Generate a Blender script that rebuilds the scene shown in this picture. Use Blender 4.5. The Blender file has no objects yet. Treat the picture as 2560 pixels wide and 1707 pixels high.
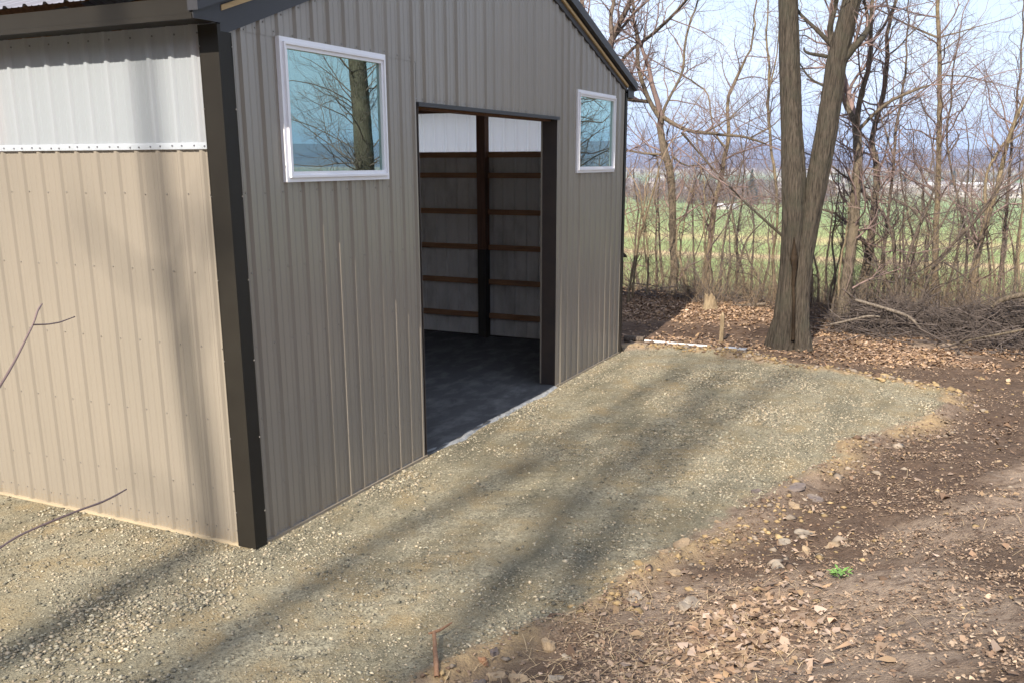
import bpy, math, random
import numpy as np
from mathutils import Vector, Matrix

# ------------------------------------------------------------------ camera, light, exposure
scene = bpy.context.scene
COL = scene.collection
F_PX, PY, YAW, PITCH, ROLL = 2335.3, 995.13, 0.4481, 0.2473, -0.0025
CAM = np.array([-5.7024, -5.1617, 3.157])
_cy, _sy, _cp, _sp = math.cos(YAW), math.sin(YAW), math.cos(PITCH), math.sin(PITCH)
_d = np.array([_cy*_cp, _sy*_cp, -_sp]); _r = np.array([_sy, -_cy, 0.0]); _u = np.cross(_r, _d)
_c, _s = math.cos(ROLL), math.sin(ROLL)
RR, UU, DD = _c*_r + _s*_u, -_s*_r + _c*_u, _d
cam_data = bpy.data.cameras.new("camera")
cam = bpy.data.objects.new("camera", cam_data); COL.objects.link(cam)
cam.matrix_world = Matrix(((RR[0], UU[0], -DD[0], CAM[0]), (RR[1], UU[1], -DD[1], CAM[1]),
                           (RR[2], UU[2], -DD[2], CAM[2]), (0, 0, 0, 1)))
cam_data.sensor_fit = 'HORIZONTAL'; cam_data.sensor_width = 36.0
cam_data.lens = 36.0*F_PX/2560.0
cam_data.shift_y = (PY - 853.5)/2560.0
cam_data.clip_start = 0.05; cam_data.clip_end = 30000
scene.camera = cam

SUN_EL, SUN_AZ = math.radians(37.7), math.radians(1.0)
to_sun = Vector((-math.cos(SUN_EL)*math.cos(SUN_AZ), -math.cos(SUN_EL)*math.sin(SUN_AZ), math.sin(SUN_EL)))
sun_data = bpy.data.lights.new("sun", 'SUN'); sun_data.energy = 5.0; sun_data.angle = math.radians(0.5)
sun_data.color = (1.0, 0.92, 0.79)
sun = bpy.data.objects.new("sun", sun_data); COL.objects.link(sun)
sun.rotation_euler = to_sun.to_track_quat('Z', 'Y').to_euler()
world = bpy.data.worlds.new("World"); scene.world = world; world.use_nodes = True
wn, wl = world.node_tree.nodes, world.node_tree.links
wn.clear()
sky = wn.new('ShaderNodeTexSky'); sky.sky_type = 'NISHITA'; sky.sun_disc = False
sky.sun_elevation = SUN_EL; sky.sun_rotation = math.radians(-90.0)
sky.air_density = 1.0; sky.dust_density = 1.6; sky.ozone_density = 1.5
tc = wn.new('ShaderNodeTexCoord'); mp = wn.new('ShaderNodeMapping'); mp.inputs['Scale'].default_value = (1.2, 1.2, 4.0)
cn = wn.new('ShaderNodeTexNoise'); cn.inputs['Scale'].default_value = 2.2; cn.inputs['Detail'].default_value = 6; cn.inputs['Roughness'].default_value = 0.6
cr = wn.new('ShaderNodeMapRange'); cr.inputs[1].default_value = 0.40; cr.inputs[2].default_value = 0.72; cr.inputs[3].default_value = 0.48; cr.inputs[4].default_value = 0.85
cm = wn.new('ShaderNodeMixRGB'); cm.inputs[2].default_value = (7.7, 8.5, 10.2, 1)
bg = wn.new('ShaderNodeBackground'); bg.inputs[1].default_value = 0.088; wo = wn.new('ShaderNodeOutputWorld')
wl.new(tc.outputs['Generated'], mp.inputs[0]); wl.new(mp.outputs[0], cn.inputs[0]); wl.new(cn.outputs[0], cr.inputs[0])
wl.new(cr.outputs[0], cm.inputs[0]); wl.new(sky.outputs[0], cm.inputs[1]); wl.new(cm.outputs[0], bg.inputs[0]); wl.new(bg.outputs[0], wo.inputs[0])
scene.view_settings.view_transform = 'Standard'; scene.view_settings.look = 'None'
scene.view_settings.exposure = 0.97; scene.view_settings.gamma = 1.0
scene.render.engine = 'CYCLES'
scene.cycles.max_bounces = 8; scene.cycles.diffuse_bounces = 4; scene.cycles.transparent_max_bounces = 12
scene.cycles.volume_bounces = 0
scene.cycles.use_denoising = True

# ------------------------------------------------------------------ helpers
def ray(px, py):
    return ((px-1280)/F_PX)*RR + ((PY-py)/F_PX)*UU + DD
def at(px, py, X):                                   # photo measurement -> point on the plane x = X
    k = ray(px, py); return CAM + k*((X-CAM[0])/k[0])
def aty(px, py, Y):
    k = ray(px, py); return CAM + k*((Y-CAM[1])/k[1])
def pxsize(P): return float((np.array(P)-CAM) @ DD)/F_PX     # metres per photo pixel at P

def mesh_obj(name, V, Fa, mat, parent=None, mi=None, smooth=False):
    me = bpy.data.meshes.new(name)
    V = np.asarray(V, dtype=np.float32).reshape(-1, 3)
    if isinstance(Fa, np.ndarray):
        nf, k = Fa.shape
        me.vertices.add(len(V)); me.vertices.foreach_set('co', V.ravel())
        me.loops.add(nf*k); me.loops.foreach_set('vertex_index', Fa.astype(np.int32).ravel())
        me.polygons.add(nf); me.polygons.foreach_set('loop_start', np.arange(0, nf*k, k, dtype=np.int32))
        me.update(calc_edges=True)
    else:
        me.from_pydata([tuple(map(float, v)) for v in V], [], [tuple(int(i) for i in f) for f in Fa]); me.update()
    for m in (mat if isinstance(mat, (list, tuple)) else [mat]): me.materials.append(m)
    if mi is not None: me.polygons.foreach_set('material_index', np.asarray(mi, dtype=np.int32))
    if smooth: me.polygons.foreach_set('use_smooth', np.ones(len(me.polygons), dtype=bool))
    me.update()
    o = bpy.data.objects.new(name, me); COL.objects.link(o)
    if parent: o.parent = parent; o.matrix_parent_inverse = Matrix.Translation(-parent.location)
    return o
def empty(name, loc=(0, 0, 0)):
    o = bpy.data.objects.new(name, None); COL.objects.link(o); o.location = loc; return o
def tag(o, label=None, cat=None, group=None, kind=None):
    if label: o['label'] = label
    if cat: o['category'] = cat
    if group: o['group'] = group
    if kind: o['kind'] = kind
    return o

class MB:
    def __init__(s): s.V = []; s.F = []; s.M = []
    def add(s, v, f, m=0):
        b = len(s.V); s.V += [tuple(p) for p in v]; s.F += [tuple(i+b for i in q) for q in f]; s.M += [m]*len(f)
    def box(s, x0, x1, y0, y1, z0, z1, m=0):
        s.add([(x0,y0,z0),(x1,y0,z0),(x1,y1,z0),(x0,y1,z0),(x0,y0,z1),(x1,y0,z1),(x1,y1,z1),(x0,y1,z1)],
              [(0,3,2,1),(4,5,6,7),(0,1,5,4),(1,2,6,5),(2,3,7,6),(3,0,4,7)], m)
    def prism(s, prof, a, b, place, m=0):              # closed 2-D profile swept from a to b
        n = len(prof)
        v = [place(p, a) for p in prof] + [place(p, b) for p in prof]
        s.add(v, [(i, (i+1) % n, n+(i+1) % n, n+i) for i in range(n)] + [tuple(range(n-1, -1, -1)), tuple(range(n, 2*n))], m)
    def build(s, name, mat, parent=None, smooth=False):
        o = mesh_obj(name, s.V, s.F, mat, parent, s.M, smooth); return o

def vnoise(x, y, s=1.0, seed=0):                         # smooth value noise, numpy
    x = np.asarray(x)/s; y = np.asarray(y)/s
    xi = np.floor(x).astype(np.int64); yi = np.floor(y).astype(np.int64); fx = x-xi; fy = y-yi
    fx = fx*fx*(3-2*fx); fy = fy*fy*(3-2*fy)
    def h(a, b):
        n = (a*374761393 + b*668265263 + seed*1442695041) & 0xffffffff
        n = ((n ^ (n >> 13))*1274126177) & 0xffffffff
        return ((n ^ (n >> 16)) & 0xffff)/65535.0
    return (h(xi, yi)*(1-fx)+h(xi+1, yi)*fx)*(1-fy) + (h(xi, yi+1)*(1-fx)+h(xi+1, yi+1)*fx)*fy
def fbm(x, y, s, seed, o=4):
    t = 0; a = 0.5; n = 0
    for i in range(o): t = t+a*vnoise(x, y, s/2**i, seed+i*7); n += a; a *= .5
    return t/n
def sstep(a, b, x): t = np.clip((np.asarray(x)-a)/(b-a), 0, 1); return t*t*(3-2*t)

# ------------------------------------------------------------------ materials
def mat(name, base=(.5,.5,.5), rough=.6, spec=.4, var=None, vscale=8.0, vstretch=(1,1,1), bump=0.0, bscale=60.0, bstretch=None, metallic=0.0, detail=5, w=(.35,.65)):
    m = bpy.data.materials.new(name); m.use_nodes = True; nt = m.node_tree; N, L = nt.nodes, nt.links
    p = N['Principled BSDF']; p.inputs['Base Color'].default_value = (*base, 1); p.inputs['Roughness'].default_value = rough
    p.inputs['Specular IOR Level'].default_value = spec; p.inputs['Metallic'].default_value = metallic
    t = N.new('ShaderNodeTexCoord')
    if var:
        mp = N.new('ShaderNodeMapping'); mp.inputs['Scale'].default_value = vstretch
        n = N.new('ShaderNodeTexNoise'); n.inputs['Scale'].default_value = vscale; n.inputs['Detail'].default_value = detail; n.inputs['Roughness'].default_value = .62
        r = N.new('ShaderNodeMapRange'); r.inputs[1].default_value = w[0]; r.inputs[2].default_value = w[1]
        x = N.new('ShaderNodeMixRGB'); x.inputs[1].default_value = (*base, 1); x.inputs[2].default_value = (*var, 1)
        L.new(t.outputs['Object'], mp.inputs[0]); L.new(mp.outputs[0], n.inputs[0]); L.new(n.outputs[0], r.inputs[0]); L.new(r.outputs[0], x.inputs[0]); L.new(x.outputs[0], p.inputs['Base Color'])
    if bump:
        mp2 = N.new('ShaderNodeMapping'); mp2.inputs['Scale'].default_value = bstretch or vstretch
        n2 = N.new('ShaderNodeTexNoise'); n2.inputs['Scale'].default_value = bscale; n2.inputs['Detail'].default_value = 6
        b = N.new('ShaderNodeBump'); b.inputs['Strength'].default_value = bump; b.inputs['Distance'].default_value = .02
        L.new(t.outputs['Object'], mp2.inputs[0]); L.new(mp2.outputs[0], n2.inputs[0]); L.new(n2.outputs[0], b.inputs['Height']); L.new(b.outputs[0], p.inputs['Normal'])
    return m
M = {}
M['siding'] = mat('taupe_siding', (.250,.217,.177), .26, .85, (.230,.201,.165), 1.3, (1,1,.35), .05, 2.5)
def splash(m):
    N, L = m.node_tree.nodes, m.node_tree.links; p = N['Principled BSDF']; src = p.inputs['Base Color'].links[0].from_socket
    g = N.new('ShaderNodeNewGeometry'); sx = N.new('ShaderNodeSeparateXYZ'); L.new(g.outputs['Position'], sx.inputs[0])
    a = N.new('ShaderNodeMapRange'); a.inputs[1].default_value = .0; a.inputs[2].default_value = .30; a.inputs[3].default_value = .22; a.inputs[4].default_value = .0; L.new(sx.outputs[2], a.inputs[0])
    n = N.new('ShaderNodeTexNoise'); n.inputs['Scale'].default_value = 60; n.inputs['Detail'].default_value = 6; n.inputs['Roughness'].default_value = .7; L.new(g.outputs['Position'], n.inputs['Vector'])
    b = N.new('ShaderNodeMath'); b.operation = 'ADD'; L.new(n.outputs[0], b.inputs[0]); L.new(a.outputs[0], b.inputs[1])
    c = N.new('ShaderNodeMapRange'); c.inputs[1].default_value = .66; c.inputs[2].default_value = .80; c.inputs[4].default_value = .6; L.new(b.outputs[0], c.inputs[0])
    x = N.new('ShaderNodeMixRGB'); x.inputs[2].default_value = (.25,.185,.11,1); L.new(c.outputs[0], x.inputs[0]); L.new(src, x.inputs[1]); L.new(x.outputs[0], p.inputs['Base Color'])
splash(M['siding'])
M['siding_back'] = mat('siding_backer', (.62,.62,.63), .7, .2, (.34,.34,.34), 1.6, (1,1,.5), w=(.5,.75))
M['trim'] = mat('bronze_trim', (.017,.0145,.0115), .5, .22, (.022,.019,.015), 2.0)
M['trim_edge'] = mat('charcoal_trim', (.042,.042,.048), .45, .35, (.036,.036,.041), 2.0)
M['roof'] = mat('charcoal_roof', (.19,.185,.21), .34, .5, (.22,.21,.235), 2.0)
M['base'] = mat('sun_faded_base', (.42,.34,.23), .7, .2, (.36,.29,.2), 3.0)
M['wood'] = mat('bare_pine', (.55,.40,.22), .7, .2, (.42,.29,.15), 3.0, (.6,6,6))
M['post'] = mat('post_wood', (.17,.085,.05), .75, .2, (.11,.055,.032), 5.0, (6,6,.5))
M['post_dark'] = mat('treated_wood', (.045,.038,.03), .8, .2, (.03,.026,.02), 5.0, (6,6,.5))
M['girt'] = mat('girt_wood', (.38,.21,.11), .75, .2, (.25,.13,.07), 4.0, (6,.5,6))
M['vinyl'] = mat('white_vinyl', (.8,.79,.82), .35, .5, (.76,.75,.78), 3.0)
M['screw'] = mat('screw_head', (.22,.20,.18), .45, .5, metallic=.4)
M['screw_w'] = mat('zinc_screw', (.3,.3,.33), .35, .6, metallic=.8)
M['jamb'] = mat('jamb_trim', (.035,.028,.026), .5, .4, (.05,.036,.03), 3.0)
M['floor'] = mat('barn_stone_dust', (.10,.10,.104), .95, .1, (.20,.20,.20), 2.4, (1,1.8,1), 1.0, 70.0, w=(.46,.76), detail=12)
M['dust'] = mat('pale_stone_dust', (.33,.335,.34), .95, .1, (.2,.205,.21), 11.0, bump=.8, bscale=60)
M['hollow_shade'] = mat('shaded_hollow', (.022,.016,.012), 1.0, .0, (.045,.032,.022), 9.0, (1,1,.3), .8, 30)

def translucent_panel(nm, fac):
    m = bpy.data.materials.new(nm); m.use_nodes = True; N, L = m.node_tree.nodes, m.node_tree.links
    p = N['Principled BSDF']; p.inputs['Base Color'].default_value = (.52,.56,.60,1); p.inputs['Roughness'].default_value = .3
    tr = N.new('ShaderNodeBsdfTranslucent'); tr.inputs[0].default_value = (.98,.97,1,1)
    mx = N.new('ShaderNodeMixShader'); mx.inputs[0].default_value = fac
    L.new(p.outputs[0], mx.inputs[1]); L.new(tr.outputs[0], mx.inputs[2]); L.new(mx.outputs[0], N['Material Output'].inputs[0]); return m
M['light_panel'] = translucent_panel('light_panel_white', .5); M['light_panel_bright'] = translucent_panel('light_panel_boosted', .85)  # second copy of the panel passes extra light to brighten the far band
def glass():
    m = bpy.data.materials.new('window_glass'); m.use_nodes = True; N, L = m.node_tree.nodes, m.node_tree.links
    N.remove(N['Principled BSDF'])
    g = N.new('ShaderNodeBsdfGlossy'); g.inputs['Roughness'].default_value = 0.0; g.inputs[0].default_value = (.60,.82,.76,1)
    t = N.new('ShaderNodeBsdfTransparent'); t.inputs[0].default_value = (.5,.62,.60,1)
    fr = N.new('ShaderNodeFresnel'); fr.inputs[0].default_value = 1.5
    r = N.new('ShaderNodeMapRange'); r.inputs[1].default_value = 0; r.inputs[2].default_value = .35; r.inputs[3].default_value = .42; r.inputs[4].default_value = .95
    mx = N.new('ShaderNodeMixShader'); L.new(fr.outputs[0], r.inputs[0]); L.new(r.outputs[0], mx.inputs[0])
    L.new(t.outputs[0], mx.inputs[1]); L.new(g.outputs[0], mx.inputs[2]); L.new(mx.outputs[0], N['Material Output'].inputs[0]); return m
M['glass'] = glass()
def bark(name, a, b, sc=9.0, st=(1,1,.16), bump=1.0, dist=.03):
    m = bpy.data.materials.new(name); m.use_nodes = True; N, L = m.node_tree.nodes, m.node_tree.links
    p = N['Principled BSDF']; p.inputs['Roughness'].default_value = .9; p.inputs['Specular IOR Level'].default_value = .15
    t = N.new('ShaderNodeTexCoord'); mp = N.new('ShaderNodeMapping'); mp.inputs['Scale'].default_value = st
    v = N.new('ShaderNodeTexNoise'); v.inputs['Scale'].default_value = sc*2.6; v.inputs['Detail'].default_value = 6; v.inputs['Roughness'].default_value = .7
    n = N.new('ShaderNodeTexNoise'); n.inputs['Scale'].default_value = sc*.25; n.inputs['Detail'].default_value = 4
    r = N.new('ShaderNodeMapRange'); r.inputs[1].default_value = .36; r.inputs[2].default_value = .62
    x = N.new('ShaderNodeMixRGB'); x.inputs[1].default_value = (*[c*.28 for c in a], 1); x.inputs[2].default_value = (*a, 1)
    y = N.new('ShaderNodeMixRGB'); y.inputs[2].default_value = (*b, 1)
    r2 = N.new('ShaderNodeMapRange'); r2.inputs[1].default_value = .45; r2.inputs[2].default_value = .7; r2.inputs[4].default_value = .7
    bm = N.new('ShaderNodeBump'); bm.inputs['Strength'].default_value = bump; bm.inputs['Distance'].default_value = dist
    L.new(t.outputs['Object'], mp.inputs[0]); L.new(mp.outputs[0], v.inputs[0]); L.new(t.outputs['Object'], n.inputs[0])
    L.new(v.outputs[0], r.inputs[0]); L.new(r.outputs[0], x.inputs[0]); L.new(n.outputs[0], r2.inputs[0]); L.new(r2.outputs[0], y.inputs[0])
    L.new(x.outputs[0], y.inputs[1]); L.new(y.outputs[0], p.inputs['Base Color']); L.new(v.outputs[0], bm.inputs['Height']); L.new(bm.outputs[0], p.inputs['Normal']); return m
M['bark_big'] = bark('grey_brown_bark', (.112,.091,.071), (.07,.066,.048), 16, (1,1,.10), 1.0, .05)
M['bark'] = bark('brown_bark', (.17,.135,.10), (.20,.16,.11), 14, (1,1,.3))
M['bark_dark'] = bark('dark_bark', (.16,.125,.10), (.19,.15,.115), 14, (1,1,.35))
M['bark_tan'] = bark('tan_bark', (.30,.235,.15), (.22,.17,.11), 14, (1,1,.3))
M['twig'] = mat('twig_bark', (.25,.175,.155), .85, .15, (.18,.13,.12), 1.5)
M['twig_tan'] = mat('pale_twig', (.30,.225,.15), .85, .15, (.2,.145,.10), 1.5)
M['twig_grey'] = mat('grey_twig', (.15,.125,.11), .85, .15, (.09,.07,.065), 1.5)
M['twig_dark'] = mat('dark_cut_twig', (.125,.10,.088), .85, .15, (.075,.06,.053), 1.5)
M['stump_wood'] = mat('cut_wood', (.30,.23,.145), .85, .15, (.17,.125,.08), 9.0, (3,3,.6), .5, 30)
M['pipe'] = mat('white_pipe', (.68,.66,.64), .5, .4, (.55,.52,.5), 4.0)
M['plank'] = mat('grey_plank', (.42,.44,.49), .7, .3, (.3,.31,.34), 5.0)
M['rock'] = mat('tan_rock', (.34,.25,.16), .9, .15, (.225,.165,.11), 7.0, bump=.6, bscale=22)
M['rock_grey'] = mat('grey_rock', (.27,.23,.185), .9, .15, (.185,.15,.12), 7.0, bump=.6, bscale=22)
M['rock_dark'] = mat('dark_rock', (.12,.10,.10), .9, .15, (.2,.16,.13), 7.0, bump=.6, bscale=22)
M['weed'] = mat('fresh_weed', (.085,.18,.04), .6, .3, (.15,.26,.065), 20)
M['hill'] = mat('bare_woods_hill', (.085,.07,.095), 1, 0, (.12,.10,.11), .006, detail=8)
M['wood_far'] = mat('far_woods', (.17,.125,.10), .95, .05, (.11,.085,.07), .05)
M['evergreen'] = mat('far_evergreen', (.045,.06,.045), .9, .1, (.03,.045,.03), .5)
M['housewall'] = mat('pale_house_wall', (.50,.47,.44), .8, .2, (.38,.35,.32), .05)
M['houseroof'] = mat('house_roof', (.20,.18,.18), .8, .2, (.28,.24,.22), .05)

def attr_mat(name, rough=.95, attr='col'):
    m = bpy.data.materials.new(name); m.use_nodes = True; N, L = m.node_tree.nodes, m.node_tree.links
    p = N['Principled BSDF']; p.inputs['Roughness'].default_value = rough; p.inputs['Specular IOR Level'].default_value = .15
    a = N.new('ShaderNodeAttribute'); a.attribute_name = attr; L.new(a.outputs['Color'], p.inputs['Base Color']); return m

# ------------------------------------------------------------------ terrain
PAD = np.array([(-30,-.2),(-6,-1.25),(-2.4,-2.0),(-1.02,-2.36),(-.21,-2.7),(.35,-2.92),(1.12,-3.08),(1.9,-3.42),(2.6,-3.55),(3.3,-3.7),(4.0,-3.92),
                (4.6,-4.12),(5.1,-4.05),(5.74,-4.39),(6.71,-4.87),(7.6,-5.05),(8.32,-5.05),(8.6,-4.72),(8.85,-3.98),(9.07,-3.39),(9.28,-2.69),
                (9.55,-1.72),(9.72,-.77),(9.55,.04),(9.3,1.0),(9.3,14),(-30,14)])
def poly_sd(x, y):                                        # signed distance to the pad, positive outside
    x = np.asarray(x, float); y = np.asarray(y, float); sh = x.shape; x = x.ravel(); y = y.ravel()
    best = np.full(x.shape, 1e9); ins = np.zeros(x.shape, bool); n = len(PAD)
    for i in range(n):
        ax, ay = PAD[i]; bx, by = PAD[(i+1) % n]; ex, ey = bx-ax, by-ay
        t = np.clip(((x-ax)*ex+(y-ay)*ey)/(ex*ex+ey*ey), 0, 1)
        best = np.minimum(best, np.hypot(x-ax-t*ex, y-ay-t*ey))
        c = ((ay > y) != (by > y)); 
        with np.errstate(divide='ignore', invalid='ignore'): ins ^= c & (x < (bx-ax)*(y-ay)/(by-ay+1e-12)+ax)
    return np.where(ins, -best, best).reshape(sh)
PR = np.array([0, 12, 25, 45, 90, 145, 285, 480, 800, 1000, 1600, 2600, 4000, 30000.])
PZ = np.array([0, -.9, -2.3, -4.0, -7.3, -10.8, -16.8, -21, -23, -23, -26, -18, -10, -10.])
def Hs(x, y, sd=None):
    x = np.asarray(x, float); y = np.asarray(y, float)
    if sd is None: sd = poly_sd(x, y)
    bank = np.interp(x, [-7, -3, 0, 3, 6, 8.5, 11], [1.62, 1.45, 1.05, .62, .30, .10, .0])
    side = sstep(1.0, -1.5, y - np.interp(x, PAD[:18, 0], PAD[:18, 1]))
    z = bank*sstep(0, 1, np.clip(sd, 0, 4.2)/4.4)**.85*side
    r = np.hypot(np.clip(x-14.5, 0, None), np.clip(-y-17, 0, None)); r = np.where((x > 14.5) | (y < -17), r, 0)
    z = z + np.interp(r, PR, PZ)
    rise = .22*sstep(10.8, 14, x)*sstep(-7, 2, y)*sstep(22, 14, x)
    return z + rise + .24*np.clip(-x-13, 0, 90)*sstep(-13, -20, x)
def H(x, y):
    x = np.asarray(x, float); y = np.asarray(y, float); sd = poly_sd(x, y); z = Hs(x, y, sd)
    out = sstep(-.05, .35, sd); near = sstep(40, 18, np.hypot(x, y))
    n1 = fbm(x, y, 1.6, 3)-.5; n2 = fbm(x, y, .35, 11)-.5
    z = z + near*(out*(n1*.16+n2*.10) + (1-out)*(n1*.035+n2*.022))
    lip = np.exp(-((sd-.14)/.15)**2)*near*sstep(11, 10.4, x+0*y)*(1-sstep(-.2, .3, y))
    z = z + lip*(.05+.14*(fbm(x, y, .5, 21)-.35))
    # tyre lug ripples on the drive
    tr = np.exp(-((y+3.0-.12*x)/.35)**2)+np.exp(-((y+1.5-.02*x)/.3)**2)
    z = z + near*(1-out)*tr*(.010*np.sin((x*1.0+.5*y)*2*np.pi/.21)-.012)+near*(1-out)*.012*(np.exp(-((y+2.35-.10*x)/.14)**2)+np.exp(-((y+1.0-.02*x)/.14)**2))
    # keep the barn floor and the strip along its walls level
    fl = sstep(.25, .0, np.maximum(np.maximum(-x-.05, x-9.3), np.maximum(-y-.05, y-12.2)))
    return z*(1-fl) + fl*(-.01)
def hit(px, py, z0=None):                                 # where a photo ray meets the terrain
    k = ray(px, py); t = np.concatenate([np.linspace(2, 40, 1600), np.geomspace(40, 3000, 800)])
    P = CAM[None]+t[:, None]*k[None]; h = Hs(P[:, 0], P[:, 1]); b = np.argmax(P[:, 2] < h); return P[b]

def axis(a, b, step, lo, hi, g=1.16):
    c = list(np.arange(a, b+1e-6, step)); s = step
    while c[-1] < hi: s *= g; c.append(c[-1]+s)
    s = step
    while c[0] > lo: s *= g; c.insert(0, c[0]-s)
    return np.array(c)
gx = axis(-4.2, 13.5, .045, -300, 9000, 1.13); gy = axis(-7.2, 3.0, .045, -5200, 5200, 1.13)
XX, YY = np.meshgrid(gx, gy, indexing='ij')
ZZ = H(XX, YY); SD = poly_sd(XX, YY)
FAR = np.hypot(XX-10, YY)
nx, ny = XX.shape
idx = np.arange(nx*ny).reshape(nx, ny)
quads = np.stack([idx[:-1, :-1], idx[1:, :-1], idx[1:, 1:], idx[:-1, 1:]], -1).reshape(-1, 4)
def ground_mat():
    m = bpy.data.materials.new('ground_surface'); m.use_nodes = True; N, L = m.node_tree.nodes, m.node_tree.links
    p = N['Principled BSDF']; p.inputs['Roughness'].default_value = .95; p.inputs['Specular IOR Level'].default_value = .12
    geo = N.new('ShaderNodeNewGeometry'); pos = geo.outputs['Position']
    def noise(sc, det=5, ro=.6, src=pos):
        n = N.new('ShaderNodeTexNoise'); n.inputs['Scale'].default_value = sc; n.inputs['Detail'].default_value = det; n.inputs['Roughness'].default_value = ro
        L.new(src, n.inputs['Vector']); return n.outputs[0]
    def rng(v, a, b, c=0., d=1.):
        r = N.new('ShaderNodeMapRange'); r.inputs[1].default_value = a; r.inputs[2].default_value = b; r.inputs[3].default_value = c; r.inputs[4].default_value = d; L.new(v, r.inputs[0]); return r.outputs[0]
    def mix(f, a, b):
        x = N.new('ShaderNodeMixRGB')
        L.new(f, x.inputs[0])
        for i, q in ((1, a), (2, b)):
            if isinstance(q, tuple): x.inputs[i].default_value = (*q, 1)
            else: L.new(q, x.inputs[i])
        return x.outputs[0]
    def attr(n): a = N.new('ShaderNodeAttribute'); a.attribute_name = n; return a.outputs['Fac']
    # gravel: fines between crushed stone
    vo = N.new('ShaderNodeTexVoronoi'); vo.inputs['Scale'].default_value = 52; L.new(pos, vo.inputs['Vector'])
    sep = N.new('ShaderNodeSeparateColor'); L.new(vo.outputs['Color'], sep.inputs[0])
    fines = mix(rng(noise(1.1), .38, .62), (.25,.187,.105), (.178,.155,.103))
    fines = mix(rng(noise(4.5), .50, .72), fines, (.155,.13,.085))
    fines = mix(rng(noise(130, 4, .75), .50, .66, 0, .8), fines, (.45,.41,.285))
    fines = mix(rng(noise(85, 4, .75), .54, .68, 0, .85), fines, (.10,.085,.06))
    stone = mix(sep.outputs[0], (.145,.13,.095), (.37,.33,.235))
    gm = mix(rng(noise(2.2, 4), .40, .62), fines, stone)
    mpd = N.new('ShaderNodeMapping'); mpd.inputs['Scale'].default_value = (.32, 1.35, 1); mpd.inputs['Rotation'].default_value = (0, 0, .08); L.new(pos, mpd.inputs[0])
    dark_patch = mix(sep.outputs[1], (.066,.060,.043), (.175,.16,.115))  # darker gravel tones for patches stretched along the drive
    gm = mix(rng(noise(1.25, 5, .6, mpd.outputs[0]), .47, .68, 0, .85), gm, dark_patch)
    # dirt
    d = mix(rng(noise(1.3, 6), .35, .65), (.205,.152,.115), (.31,.238,.18))
    d = mix(rng(noise(9, 6, .7), .45, .68), d, (.085,.055,.040))
    d = mix(rng(noise(38, 5, .7), .52, .72), d, (.36,.27,.19))
    tan = mix(rng(noise(14, 5), .4, .65), (.38,.275,.155), (.25,.18,.11))
    d = mix(attr('lip'), d, tan)
    d = mix(attr('dark'), d, mix(rng(noise(12, 5), .4, .7), (.060,.038,.027), (.115,.075,.052)))
    lf = mix(rng(noise(34, 5, .7), .40, .62), (.16,.10,.07), (.40,.265,.17))
    d = mix(attr('leaf'), d, lf)
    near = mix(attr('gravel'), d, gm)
    # valley fields: long strips along the contour
    sx = N.new('ShaderNodeSeparateXYZ'); L.new(pos, sx.inputs[0])
    lg = N.new('ShaderNodeMath'); lg.operation = 'LOGARITHM'; lg.inputs[1].default_value = 10; L.new(sx.outputs[0], lg.inputs[0])
    ad = N.new('ShaderNodeMath'); ad.operation = 'ADD'; L.new(lg.outputs[0], ad.inputs[0]); L.new(rng(noise(.012, 2), 0, 1, -.05, .05), ad.inputs[1])
    ramp = N.new('ShaderNodeValToRGB'); L.new(rng(ad.outputs[0], 1.2, 3.7), ramp.inputs[0])
    R = ramp.color_ramp
    G1, G2, T1, T2 = (.265,.305,.115,1), (.22,.285,.105,1), (.52,.37,.22,1), (.43,.35,.17,1)
    st = [(0, (.25,.22,.10,1)), (.12, G1), (.27, G2), (.315, T1), (.34, G1), (.40, G2), (.43, T2), (.455, G1), (.56, (.19,.26,.10,1)), (.64, (.20,.26,.11,1)), (.70, (.25,.20,.15,1)), (.80, (.16,.23,.10,1)), (.88, (.34,.25,.17,1)), (1, (.16,.12,.11,1))]
    R.elements[0].position = 0; R.elements[0].color = st[0][1]; R.elements[1].position = 1; R.elements[1].color = st[-1][1]
    for ps, c in st[1:-1]: e = R.elements.new(ps); e.color = c
    fld = mix(rng(noise(.35, 6, .65), .45, .75, 0, .45), ramp.outputs[0], (.27,.24,.13))
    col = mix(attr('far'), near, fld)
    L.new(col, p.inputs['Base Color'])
    b1 = N.new('ShaderNodeBump'); b1.inputs['Strength'].default_value = .8; b1.inputs['Distance'].default_value = .02
    L.new(noise(55, 6, .7), b1.inputs['Height'])
    b2 = N.new('ShaderNodeBump'); b2.inputs['Strength'].default_value = .55; b2.inputs['Distance'].default_value = .012
    L.new(vo.outputs['Distance'], b2.inputs['Height']); L.new(b1.outputs[0], b2.inputs['Normal']); L.new(b2.outputs[0], p.inputs['Normal'])
    return m
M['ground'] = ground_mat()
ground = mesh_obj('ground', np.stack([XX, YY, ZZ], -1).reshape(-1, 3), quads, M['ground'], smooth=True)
tag(ground, 'bare dirt and gravel ground falling away to green valley fields', kind='structure')
def put(me, name, a): at_ = me.attributes.new(name, 'FLOAT', 'POINT'); at_.data.foreach_set('value', np.asarray(a, dtype=np.float32).ravel())
edge_n = (fbm(XX, YY, .7, 31)-.5)*.55+(fbm(XX, YY, .15, 33)-.5)*.35
gravel_mask = sstep(.10, -.06, SD+edge_n)
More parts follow.
